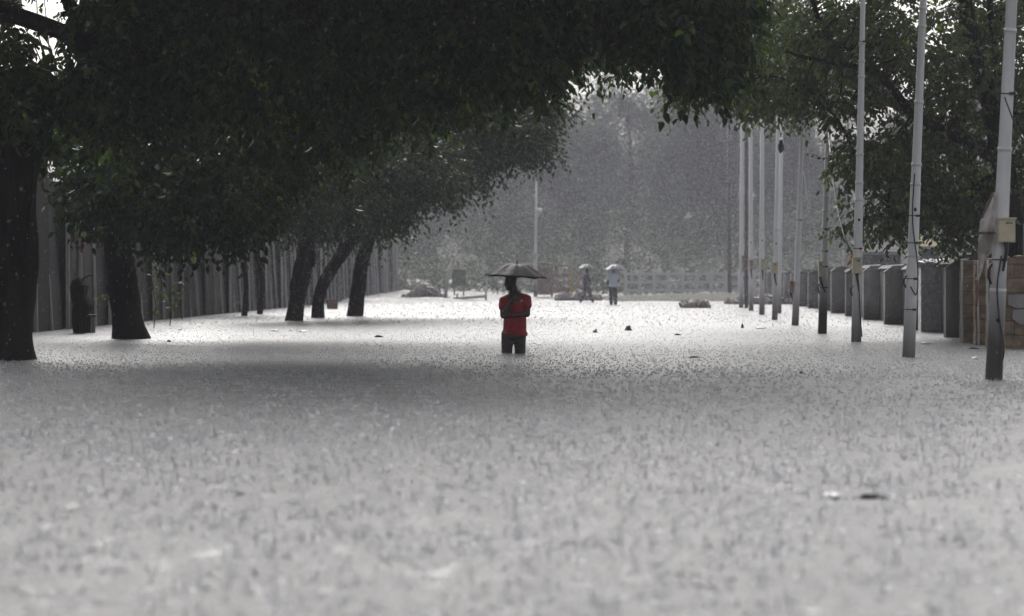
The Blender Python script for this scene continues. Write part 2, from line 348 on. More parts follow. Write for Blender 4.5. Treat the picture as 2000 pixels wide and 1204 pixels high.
grow_tree('roadside_tree', 'dark thick trunk leaning left, second from the left edge, leaves hanging before the fence',
    [(P(254, 690, d2), .40), T(252, 664, d2, .33), T(248, 630, d2, .27), T(244, 590, d2, .245), T(234, 500, d2, .25), T(222, 400, d2, .23), T(216, 280, d2, .22), T(240, 160, d2, .2)],
    [[T(220, 380, d2, .13), T(290, 330, d2 - .5, .1), T(380, 330, d2 - 1, .07), T(440, 370, d2 - 1, .04)],
     [T(222, 300, d2, .15), T(340, 200, d2, .13), T(520, 150, d2, .11), T(740, 130, d2, .08), T(960, 130, d2, .04)]],
    [E(270, 330, 49, 110, 90, 2.6, 170), E(215, 375, 47.5, 80, 60, 1.2, 60), E(360, 410, 47.5, 110, 50, 1.5, 110), E(440, 370, 48, 90, 65, 2, 110), E(130, 240, 51, 110, 85, 2.4, 120),
     E(500, 320, 50, 90, 105, 2.5, 160), E(640, 240, 51, 110, 90, 2.6, 170), E(420, 210, 50, 180, 100, 3, 250), E(760, 180, 51, 160, 85, 2.8, 190), E(900, 140, 51, 120, 75, 2.4, 150), E(1040, 125, 51, 75, 55, 1.8, 90),
     E(1195, 95, 54, 65, 42, 1.5, 45), E(560, -60, 51, 520, 130, 4, 420), (Vector((-3, 52, 8.6)), (8, 7, 1.4), 520), E(320, 450, 47, 50, 22, .8, 18), E(440, 440, 47.4, 55, 25, .8, 24)],
    M['bark'], M['leaf_near'], .15, sprays=6, per=6, crad=(.28, .55), dens=.85, seed=2, twigs=.3, droop=.75)
ROWL = 'three farther trees in a row on the left of the road'
d3 = basept(0, 627)
grow_tree('roadside_tree', 'hazy trunk with a broken stub, left one of the three farther trees',
    [(P(571, 650, d3), .30), T(574, 628, d3, .24), T(580, 590, d3, .2), T(590, 530, d3, .2), T(602, 460, d3, .17), T(606, 400, d3, .15), T(606, 330, d3, .13)],
    [[T(602, 490, d3, .1), T(611, 500, d3 - .1, .09), T(609, 520, d3 - .15, .05), T(616, 514, d3 - .2, .02)]],
    [E(600, 360, 71, 120, 75, 3, 190), E(520, 330, 71, 80, 80, 3, 120), E(560, 400, 71, 70, 35, 1.6, 50), E(640, 260, 72, 150, 100, 3, 200)],
    M['bark'], M['leaf_mid'], .16, sprays=6, per=6, crad=(.4, .75), group=ROWL, seed=3, twigs=.25, simple=True)
d4 = basept(0, 621)
grow_tree('roadside_tree', 'hazy tree whose trunk bends and forks, middle of the three farther trees',
    [(P(623, 645, d4), .26), T(622, 622, d4, .205), T(622, 590, d4, .165), T(632, 555, d4, .165), T(656, 515, d4, .165), T(684, 476, d4, .15), T(712, 430, d4, .13), T(735, 370, d4, .12)],
    [[T(668, 500, d4, .09), T(664, 472, d4, .08), T(652, 455, d4, .06), T(640, 440, d4, .05)]],
    [E(700, 350, 75, 110, 80, 3, 190), E(640, 420, 75, 55, 32, 1.6, 46), E(740, 270, 76, 130, 90, 3, 190), E(820, 330, 76, 90, 70, 2.6, 120)],
    M['bark'], M['leaf_mid'], .16, sprays=6, per=6, crad=(.4, .75), group=ROWL, seed=4, twigs=.25, simple=True)
d5 = basept(0, 618)
grow_tree('roadside_tree', 'hazy tree leaning right with the widest crown, right one of the three farther trees',
    [(P(690, 642, d5), .3), T(692, 619, d5, .235), T(696, 580, d5, .2), T(704, 520, d5, .195), T(722, 465, d5, .18), T(745, 405, d5, .15), T(790, 340, d5, .12)],
    [[T(745, 405, d5, .1), T(850, 320, d5, .08), T(950, 260, d5, .05), T(1040, 225, d5, .03)]],
    [E(770, 390, 79, 65, 50, 2, 90), E(860, 320, 79, 100, 60, 2.6, 140), E(940, 270, 80, 105, 75, 2.6, 160), E(1020, 240, 80, 78, 62, 2, 110), E(1060, 212, 80, 40, 32, 1.2, 34), E(1045, 290, 80, 30, 24, 1, 20), E(700, 440, 79, 40, 22, 1, 20), E(880, 200, 80, 150, 60, 3, 160), E(765, 440, 79, 35, 20, 1, 16)],
    M['bark'], M['leaf_mid'], .16, sprays=6, per=6, crad=(.4, .7), group=ROWL, seed=5, twigs=.25, simple=True)
SAP = 'thin trees close to the left fence'
for i, (px, py, top, lab) in enumerate([(477, 617, 430, 'thin crooked dark tree against the left fence, left of the other one'), (508, 614, 440, 'thin straight dark tree against the fence, just left of the three farther trees')]):
    d = basept(0, py); s = d / F
    grow_tree('thin_tree', lab, [(P(px, py + 12, d), 9 * s), T(px, py, d, 6 * s), T(px + 4, py - 60, d, 4.5 * s), T(px - 4, py - 120, d, 4.2 * s), T(px, top, d, 4 * s), T(px + 4, top - 80, d, 4 * s)], [],
        [E(px, top - 40, d, 60, 40, 2, 40), E(px + 20, top - 90, d, 90, 50, 2.4, 60)], M['bark'], M['leaf_mid'], .18, sprays=5, per=6, crad=(.4, .7), group=SAP, seed=20 + i, simple=True)

# ------------------------------------------------------------------ trees on the right
dr = 50.
grow_tree('roadside_tree', 'large dark tree at the right edge, its long bough reaching left behind the poles',
    [(P(1990, 690, dr), .34), T(1985, 600, dr, .26), T(1972, 450, dr, .24), T(1958, 330, dr, .2), T(1935, 210, dr, .17), T(1900, 80, dr, .14), T(1880, -20, dr, .12)],
    [[T(1958, 320, dr, .12), T(1900, 285, dr, .1), T(1830, 250, dr, .095), T(1775, 215, dr, .085), T(1740, 170, dr, .075), T(1700, 138, dr, .055), T(1640, 125, dr, .04), T(1570, 112, dr, .028), T(1535, 100, dr, .018)],
     [T(1965, 250, dr + .4, .08), T(1945, 120, dr + .4, .06), T(1930, -20, dr + .4, .05)],
     [T(1740, 170, dr, .05), T(1660, 95, dr + .4, .055), T(1610, 60, dr + .4, .05), T(1580, -20, dr + .4, .04)]],
    [E(1850, 400, 51.1, 110, 70, 2, 170), E(1735, 420, 50.6, 62, 48, 1.2, 50), E(1670, 300, 50.6, 52, 42, 1.2, 42), E(1735, 320, 50.6, 80, 70, 1.8, 90), E(1820, 280, 51.6, 120, 90, 2.2, 170),
     E(1960, 380, 51.6, 80, 90, 2, 120), E(1960, 180, 50.6, 110, 150, 2.4, 190), E(1820, 120, 50.6, 120, 120, 2.4, 190), E(1700, 60, 50.6, 110, 100, 2.2, 170), E(1590, 70, 51.6, 110, 90, 2, 120),
     E(1560, 180, 51.6, 70, 38, 1.3, 45), E(1660, 200, 51.6, 60, 35, 1.2, 34), E(1480, 150, 52.6, 60, 45, 1.3, 38), E(1655, 440, 50.1, 8, 8, .2, 2), E(1870, 465, 50.6, 50, 14, .8, 10), E(1950, 50, 51.5, 110, 80, 2, 130), E(1760, -90, 50.6, 300, 90, 3, 220), (Vector((4.5, 57, 8.9)), (6, 7, 1.2), 420), (Vector((3.5, 47, 8.0)), (4.5, 5, 1.2), 300), E(2100, 100, 50.6, 120, 300, 3, 120)],
    M['bark'], M['leaf_right'], .125, sprays=5, per=6, crad=(.25, .5), dens=.62, seed=6, twigs=.4, droop=.8)
dq = 64.
grow_tree('roadside_tree', 'hazier olive tree whose branches hang over the tops of the distant poles',
    [(P(1960, 650, dq), .3), T(1950, 560, dq, .24), T(1925, 400, dq, .2), T(1800, 230, dq, .17), T(1600, 130, dq, .13), T(1500, 60, dq, .09)],
    [[T(1600, 130, dq, .08), T(1480, 130, dq, .06), T(1400, 120, dq, .05), T(1330, 140, dq, .02)]],
    [E(1400, 140, 64, 100, 48, 2, 80), E(1325, 165, 64, 48, 32, 1.3, 26), E(1500, 110, 63, 110, 80, 2.4, 130), E(1600, 130, 64, 90, 80, 2.4, 90), E(1520, 190, 63, 60, 36, 1.3, 34), E(1480, 20, 64, 140, 70, 2.6, 150), E(1460, 205, 64, 30, 18, .8, 8)],
    M['bark'], M['leaf_right'], .15, sprays=6, per=6, crad=(.35, .6), seed=7, twigs=.35, dens=.75, simple=True, droop=.8)

# ------------------------------------------------------------------ far trees
FARG = 'hazy trees closing the far end of the road'
def far_tree(h, w, seed, lab, loc):
    base = Vector((0, 0, 0)); r = random.Random(seed); ells = []
    for k in range(11):
        a = r.uniform(0, 2 * PI); z = h * r.uniform(.22, .84); q = w * .5 * math.sqrt(max(.1, 1 - ((z / h) - .5) ** 2 * 3)) * r.uniform(.35, .85)
        ells.append((Vector((math.cos(a) * q, math.sin(a) * q * .7, z)), (w * r.uniform(.16, .26), w * r.uniform(.14, .22), h * r.uniform(.09, .15)), 62))
    ells.append((Vector((0, 0, h * .85)), (w * .22, w * .2, h * .13), 40))
    o = grow_tree('far_tree', lab, [(base + Vector((0, 0, -.3)), .26), (Vector((0, 0, h * .2)), .2), (Vector((.3, 0, h * .5)), .13), (Vector((0, .2, h * .8)), .1)], [], ells, M['bark'], M['leaf_far_hazed'], .15, sprays=9, per=9, crad=(.7, 1.3), group=FARG, seed=seed, twigs=.12, simple=True, aspect=.55, tw_r=.04)
    o.location = loc
    return o
def copy_tree(o, parent=None):
    c = o.copy(); COL.objects.link(c); c.parent = parent
    for ch in o.children: copy_tree(ch, c)
    return c
protos = []
FAR = [(1225, 196, .98, 0, 'tallest hazy far tree, in the middle of the bright gap between the crowns'),
       (1085, 188, .82, 1, 'hazy far tree behind the umbrella of the man in red'),
       (1335, 186, .88, 2, 'hazy far tree right of the tallest one, behind the concrete rail fence'),
       (960, 182, .80, 0, 'hazy far tree left of the thin lamp pole'),
       (850, 178, .78, 2, 'hazy far tree behind the leaning pale post'),
       (1440, 184, .92, 1, 'hazy far tree behind the leftmost distant poles'),
       (1550, 180, .86, 0, 'hazy far tree behind the leaning middle poles'),
       (1660, 176, .82, 2, 'hazy far tree behind the third pole from the right'),
       (1780, 172, .80, 1, 'hazy far tree behind the second pole from the right'),
       (1900, 172, .84, 0, 'hazy far tree behind the grey wall on the right'),
       (2010, 176, .9, 2, 'hazy far tree at the right edge behind the nearest pole'),
       (740, 182, .86, 1, 'hazy far tree behind the trunk of the tree leaning right'),
       (1160, 222, 1.13, 2, 'faintest far tree seen in the gap left of the tallest one'),
       (1300, 226, 1.13, 1, 'faint far tree seen in the gap right of the tallest one'),
       (1010, 214, 1.0, 2, 'faint far tree low behind the lamp pole'),
       (1420, 216, 1.06, 0, 'faint far tree beyond the distant poles'),
       (1560, 214, 1.0, 2, 'faint far tree beyond the leaning middle poles')]
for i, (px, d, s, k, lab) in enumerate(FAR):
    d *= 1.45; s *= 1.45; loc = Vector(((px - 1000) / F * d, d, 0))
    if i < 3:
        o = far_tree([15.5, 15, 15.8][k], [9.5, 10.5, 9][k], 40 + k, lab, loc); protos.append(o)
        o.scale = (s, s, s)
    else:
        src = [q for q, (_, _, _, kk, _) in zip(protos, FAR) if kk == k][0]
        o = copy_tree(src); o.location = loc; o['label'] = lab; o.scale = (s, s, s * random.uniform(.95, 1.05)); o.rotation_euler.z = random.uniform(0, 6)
# low undergrowth band at the foot of the far trees
rng = np.random.default_rng(5)
pts = np.stack([rng.uniform(-18, 52, 4200), 166.5 + 60 * rng.uniform(0, 1, 4200) ** .8, rng.uniform(.0, 1, 4200) ** 1.5], 1); pts[:, 2] *= np.interp(pts[:, 1], [166, 180, 225], [1.0, 2.5, 8.5])
me, _ = leaves_mesh('undergrowth', pts, rng.uniform(.4, 1.0, 4200), 7, 8, .17, rng, .4, True)
thing(link('undergrowth', me, M['leaf_mid'], smooth=False), 'dim tangle of undergrowth under the hazy far trees', 'undergrowth', kind='stuff')

# ------------------------------------------------------------------ left fence
def fence_left():
    root = empty('panel_fence', (-9.1, 50, 0), 'tall fence of dark upright panels with pale edges along the left side', 'fence')
    def line(d): return Vector((-9.55 + (d - 50) * .0238 + .02 * math.sin(d * .9), d, 0))
    d = 44.0; k = 0
    while d < 168:
        a = line(d); w = 1.72; b = line(d + w)
        lean = random.uniform(.0, .09); h = 3.35 + random.uniform(-.25, .3)
        # panel set slightly skew (saw tooth): its near edge stands proud of its neighbour
        a2 = a + Vector((.07, 0, 0)); b2 = b + Vector((-.01, .02, 0)); n = Vector((-.07, 0, 0)); off = Vector((-lean * h, 0, 0))
        m = MB(); z0 = Vector((0, 0, -.7)); z1 = Vector((0, 0, h))
        q = [a2 + z0, b2 + z0, b2 + n + z0, a2 + n + z0, a2 + z1 + off, b2 + z1 + off + Vector((0, 0, random.uniform(-.04, .04))), b2 + n + z1 + off, a2 + n + z1 + off]
        m.add(q, [(0, 1, 2, 3), (4, 7, 6, 5), (0, 4, 5, 1), (1, 5, 6, 2), (2, 6, 7, 3), (3, 7, 4, 0)])
        if k < 80: m.build('panel', M['panel'], root, smooth=False)
        e = MB(); u = off / h
        c0 = a2 + Vector((.012, -.045, 0))
        ww = random.uniform(.045, .085)
        pa = c0 + z0; pb = c0 + z1 * random.uniform(.97, 1.03) + off
        e.add([pa, pa + Vector((-ww, 0, 0)), pa + Vector((-ww, .04, 0)), pa + Vector((0, .04, 0)), pb, pb + Vector((-ww, 0, 0)), pb + Vector((-ww, .04, 0)), pb + Vector((0, .04, 0))],
              [(0, 1, 2, 3), (4, 7, 6, 5), (0, 4, 5, 1), (1, 5, 6, 2), (2, 6, 7, 3), (3, 7, 4, 0)])
        e.build('edge_strip', M['edge'], root, smooth=False)
        d += w; k += 1
    m = MB(); p0, p1 = line(43), line(169); th = Vector((-.06, 0, 0))
    for z0, z1 in ((-.7, 3.1),):
        o0, o1 = Vector((-.12, 0, z0)), Vector((-.33, 0, z1))
        m.add([p0 + o0, p1 + o0, p1 + o0 + th, p0 + o0 + th, p0 + o1, p1 + o1, p1 + o1 + th, p0 + o1 + th], [(0, 1, 2, 3), (4, 7, 6, 5), (0, 4, 5, 1), (1, 5, 6, 2), (2, 6, 7, 3), (3, 7, 4, 0)])
    m.build('backing_sheet', M['panel'], root, smooth=False)
fence_left()
def sheet(mb, pts, th=.004, d=Vector((0, 1, 0))):
    n = len(pts); pts = [Vector(p) for p in pts]
    mb.add(pts + [p + d * th for p in pts], [tuple(range(n)), tuple(reversed(range(n, 2 * n)))] + [(i, i + n, (i + 1) % n + n, (i + 1) % n) for i in range(n)])
# torn green / red poster strips hanging between the first trees
dp = 55.0
po = MB()
for a in [[(138, 420), (146, 416), (152, 430), (147, 448), (140, 446)], [(150, 452), (157, 448), (161, 470), (156, 470)], [(164, 424), (172, 428), (171, 455), (167, 470), (162, 462)]]: sheet(po, [P(x, y, dp) for x, y in a])
pr = empty('torn_poster', P(150, 450, dp), 'torn lime green and red poster strips on the fence between the nearest left trees', 'poster')
po.build('green_paper', M['green'], pr, smooth=False)
po = MB()
for a in [[(138, 452), (144, 450), (146, 478), (139, 476)], [(158, 462), (163, 466), (162, 496), (157, 492)]]: sheet(po, [P(x, y, dp + .02) for x, y in a])
po.build('red_paper', M['redp'], pr, smooth=False)
po = MB()
sheet(po, [P(x, y, dp - .03) for x, y in [(142, 474), (148, 474), (148, 530), (144, 538), (141, 510)]])
po.build('white_paper', M['pale'], pr, smooth=False)
st = MB(); g = G(152, 651)
st.tube([g + Vector((.05, 0, -.3)), g + Vector((.02, 0, .25)), g + Vector((.07, 0, .5)), g + Vector((0, 0, .72)), g + Vector((.05, 0, .9)), g + Vector((-.03, 0, 1.05))], [.15, .12, .17, .15, .17, .06], 14, wob=.8, seed=4)
st.tube([g + Vector((.02, 0, .85)), g + Vector((.10, 0, 1.05)), g + Vector((.22, -.02, 1.12)), g + Vector((.30, 0, 1.10))], [.04, .02, .014, .008], 6)
for k in range(5): st.blob(g + Vector((random.uniform(-.1, .14), -.05, .2 + k * .17)), (.09, .08, .08), seed=k, sub=2, rough=.6)
thing(st.build('tree_stump', M['bark'], origin=g), 'black knobbly stump standing against the fence left of the dark crate', 'stump')
g = G(168, 650); cr = empty('wooden_crate', g, 'low dark crate with pale legs by the fence between the nearest left trees', 'crate')
m = MB(); m.box(g + Vector((0, .1, .14)), (.30, .3, .34)); m.build('box', M['crate'], cr, smooth=False)
m = MB(); m.box(g + Vector((0, .08, .33)), (.40, .40, .035)); m.build('lid', M['crate'], cr, smooth=False)
for x in (.12, .175): m = MB(); m.box(g + Vector((x, -.08, .13)), (.03, .03, .36)); m.build('leg', M['edge'], cr, smooth=False)
g = G(648, 604); m = MB(); m.box(g + Vector((0, .3, .12)), (.32, .3, .34), Matrix.Rotation(.3, 3, 'Z')); m.box(g + Vector((.01, .3, .31)), (.38, .36, .05), Matrix.Rotation(.3, 3, 'Z'))
thing(m.build('wooden_crate', M['stall'], origin=g, smooth=False), 'small hazy brown crate in the water behind the forked tree trunk', 'crate')
# small leafy shoots at the fence
for i, (px, py, h) in enumerate([(288, 642, .95), (206, 650, 1.2), (320, 636, .7)]):
    g = G(px, py) + Vector((.15, -.1, 0)); s = empty('fence_plant', g, ['thin leafy shoot just right of the second tree trunk', 'thin leafy shoot at the fence left of the second tree trunk', 'smallest leafy shoot at the fence, right of the other two'][i], 'plant', 'leafy shoots at the foot of the left fence')
    m = MB(); m.tube([g, g + Vector((.04, 0, h * .5)), g + Vector((-.03, 0, h)), g + Vector((.08, 0, h * 1.4))], [.012, .01, .008, .004], 5); m.build('stem', M['bark'], s)
    c = np.array([[g.x + random.uniform(-.1, .2), g.y + random.uniform(-.1, .1), h * random.uniform(.5, 1.5)] for _ in range(7)])
    me, _ = leaves_mesh('leaves', c, np.full(7, .18), 3, 5, .1, np.random.default_rng(60 + i), .5); me.transform(Matrix.Translation(-g)); link('leaves', me, M['leaf_right'], s, smooth=False)

# ------------------------------------------------------------------ right wall
def wx(d): return 7.73 + (d - 45.4) * .0553       # wall face line
def wall_right():
    root = empty('concrete_wall', (wx(60), 60, 0), 'low wet grey concrete wall with paler projecting piers along the right side', 'wall')
    ps = [51.0 + k * 7.2 for k in range(15)]
    segs = [46.2] + ps
    for i in range(len(segs) - 1):
        a, b = segs[i] + (.28 if i else 0), segs[i + 1]
        zt = 1.30 + .04 * math.sin(i * 2.1); m = MB()
        A, B = Vector((wx(a) + .14, a, 0)), Vector((wx(b) + .14, b, 0))
        for c0, c1, z0, z1, name, mt in [(0, .2, -.7, zt, 'wall_panel', M['wallgrey'])]:
            m = MB(); x = Vector((1, 0, 0))
            q = [A, B, B + x * .2, A + x * .2]
            m.add([p + Vector((0, 0, z0)) for p in q] + [p + Vector((0, 0, z1)) for p in q], [(3, 2, 1, 0), (4, 5, 6, 7), (0, 1, 5, 4), (1, 2, 6, 5), (2, 3, 7, 6), (3, 0, 4, 7)])
            m.build(name, mt, root, smooth=False)
        # sloping coping
        m = MB(); q = [A + Vector((-.05, 0, zt)), B + Vector((-.05, 0, zt)), B + Vector((.25, 0, zt)), A + Vector((.25, 0, zt))]
        t = [A + Vector((.07, .0, zt + .09)), B + Vector((.07, 0, zt + .09)), B + Vector((.13, 0, zt + .09)), A + Vector((.13, 0, zt + .09))]
        m.add(q + t, [(3, 2, 1, 0), (4, 5, 6, 7), (0, 1, 5, 4), (1, 2, 6, 5), (2, 3, 7, 6), (3, 0, 4, 7)]); m.build('coping', M['wallgrey'], root, smooth=False)
    for i, d in enumerate(ps):
        m = MB(); zt = 1.24 + random.uniform(-.05, .05); x0 = wx(d) - .26; w = .44
        m.box((x0 + w / 2, d + .13, (zt - .7) / 2), (w, .26, zt + .7)); m.build('pier', M['pier'], root, smooth=False)
        m = MB(); a = [(x0 - .02, d - .02, zt), (x0 + w + .02, d - .02, zt), (x0 + w + .02, d + .28, zt), (x0 - .02, d + .28, zt)]
        b = [(x0 + .2, d + .08, zt + .15), (x0 + w, d + .08, zt + .15), (x0 + w, d + .2, zt + .15), (x0 + .2, d + .2, zt + .15)]
        m.add(a + b, [(3, 2, 1, 0), (4, 5, 6, 7), (0, 1, 5, 4), (1, 2, 6, 5), (2, 3, 7, 6), (3, 0, 4, 7)]); m.build('cap', M['wallgrey'], root, smooth=False)
wall_right()
def rough_box(mb, c, size, res=.12, amp=.012):
    """box with a gently uneven skin"""
    bm = bmesh.new(); bmesh.ops.create_cube(bm, size=1); bmesh.ops.scale(bm, vec=size, verts=bm.verts)
    for ax in range(3):
        n = max(1, int(size[ax] / res))
        for k in range(1, n):
            co = [0, 0, 0]; co[ax] = -size[ax] / 2 + size[ax] * k / n; no = [0, 0, 0]; no[ax] = 1
            bmesh.ops.bisect_plane(bm, geom=bm.verts[:] + bm.edges[:] + bm.faces[:], plane_co=co, plane_no=no)
    c = Vector(c); k = len(mb.v); bm.verts.index_update()
    for v in bm.verts:
        p = v.co + c; mb.v.append(p + Vector((noise.noise(p * 4), noise.noise(p * 4 + Vector((9, 0, 0))), noise.noise(p * 4 + Vector((0, 9, 0))))) * amp * 2)
    for f in bm.faces: mb.f.append(tuple(k + v.index for v in f.verts))
    bm.free()
def block_wall():
    d = 43.2; x0 = (1930 - 1000) / F * d; zt = 1.365
    root = empty('block_wall', (x0, d, 0), 'brown masonry block wall with pale plaster patches behind the nearest pole at the right edge', 'wall')
    m = MB(); rough_box(m, (x0 + 2.0, d + .12, (zt - .7) / 2), (4.0, .24, zt + .7), amp=.01); m.build('wall_face', M['block'], root, smooth=False)
    m = MB(); c = P(1915, 500, 45.0); rough_box(m, (c.x + .10, 45.1, (1.34 - .7) / 2), (.36, .25, 1.34 + .7)); m.build('pier', M['block'], root, smooth=False)
    m = MB(); c = P(1882, 500, 46.6); rough_box(m, (c.x + .2, 46.75, (1.35 - .7) / 2), (.44, .25, 1.35 + .7)); m.build('pier', M['block'], root, smooth=False)
    for px, dd in ((1879.5, 46.58), (1911, 44.93), (1930, 43.14)):
        m = MB(); c = P(px, 500, dd); m.tube([Vector((c.x, dd, -.6)), Vector((c.x + .01, dd, .2)), Vector((c.x - .01, dd, .8)), Vector((c.x, dd, 1.34))], .018, 6, wob=.4); m.build('pale_edge', M['edge'], root)
    for pts in ([(1968, 577), (1990, 575), (2030, 577), (2030, 600), (1985, 603), (1969, 596)], [(1978, 606), (2000, 604), (2030, 606), (2032, 632), (1990, 634), (1976, 622)]):
        m = MB(); q = [P(x, y, d) for x, y in pts]; sheet(m, [Vector((p.x, d - .045, p.z)) for p in q], .03); m.build('plaster_patch', M['pier'], root, smooth=False)
    m = MB()
    for k in range(14): m.blob((x0 + .25 + k * .24, d + .1, zt + .015), (.12, .1, .035), seed=k, sub=1)
    m.build('top_course', M['block'], root, smooth=False)
    rl = empty('iron_railing', (x0, d + .3, zt), 'short teal iron railing of upright bars standing behind the brown block wall', 'railing')
    m = MB(); m.box((x0 + 2.3, d + .35, 1.80), (3.4, .03, .035)); m.box((x0 + 2.3, d + .35, 1.42), (3.4, .03, .035)); m.build('rail', M['teal'], rl, smooth=False)
    m = MB()
    for k in range(42): m.box((x0 + .64 + k * .08, d + .35, 1.6), (.018, .018, .52))
    m.build('bars', M['teal'], rl, smooth=False)
    for k in range(3): m = MB(); m.box((x0 + .62 + k * 1.6, d + .35, 1.3), (.05, .05, 1.2)); m.build('post', M['teal'], rl, smooth=False)
block_wall()
# sheds and bits beyond the right wall
def shed(px0, px1, ytop, d, name, label, roofm=M['roof']):
    a, b = P(px0, ytop, d), P(px1, ytop, d); z = a.z; w = b.x - a.x
    r = empty(name, ((a.x + b.x) / 2, d, 0), label, 'shed')
    m = MB(); m.box(((a.x + b.x) / 2, d + 1.5, z / 2 - .1), (w * .92, 2.4, z - .1)); m.build('wall', M['shed'], r, smooth=False)
    m = MB(); m.add([(a.x, d, z - .12), (b.x, d, z - .12), (b.x, d + 3, z + .25), (a.x, d + 3, z + .25), (a.x, d, z - .06), (b.x, d, z - .06), (b.x, d + 3, z + .31), (a.x, d + 3, z + .31)], [(3, 2, 1, 0), (4, 5, 6, 7), (0, 1, 5, 4), (1, 2, 6, 5), (2, 3, 7, 6), (3, 0, 4, 7)]); m.build('roof', roofm, r, smooth=False)
shed(1798, 1838, 478, 96, 'small_shed', 'small shed with a pale roof seen over the grey wall, under the right tree', surf('cream_roof', (.34, .31, .22), (.26, .24, .17), 3, .9, .2, spec=0.0))
shed(1680, 1765, 489, 104, 'small_shed', 'low wide hazy shed with a long grey roof edge beyond the grey wall')
shed(1880, 1960, 484, 62, 'small_shed', 'shed with a bright wet roof just behind the brown block wall')
m = MB(); c = P(1825, 521, 56)
for k in range(26): m.blob((c.x + random.uniform(-.28, .28), 56 + random.uniform(0, .5), 1.32 + random.uniform(-.04, .1)), (.07, .07, .05), seed=k, sub=1, rough=.8)
m.box((c.x, 56.3, .65), (.5, .4, 1.3))
thing(m.build('plastic_heap', M['silver'], origin=(c.x, 56, 0), smooth=False), 'crumpled silver plastic heap showing over the grey wall', 'heap')
a = P(1858, 510, 58); m = MB(); m.tube([(a.x, 58, -.2), (a.x + .03, 58, 1.3), (a.x + .04, 58, 2.35)], [.04, .035, .03], 8)
thing(m.build('dark_post', M['steel'], origin=(a.x, 58, 0)), 'thin dark upright post behind the grey wall under the right tree', 'post')
a = P(1647, 480, 92); r = empty('small_flag', (a.x, 92, 0), 'small red and white board on a thin post beyond the grey wall', 'sign')
m = MB(); m.tube([(a.x, 92, 0), (a.x, 92, P(0, 482, 92).z)], .025, 6); m.build('post', M['pale'], r)
m = MB(); sheet(m, [P(1650, 493, 92), P(1660, 492, 92), P(1660, 520, 92), P(1650, 520, 92)], .03); m.build('white_board', M['pale'], r, smooth=False)
m = MB(); sheet(m, [P(1661, 493, 91.9), P(1671, 500, 91.9), P(1670, 516, 91.9), P(1661, 520, 91.9)], .03); m.build('red_board', M['pink'], r, smooth=False)

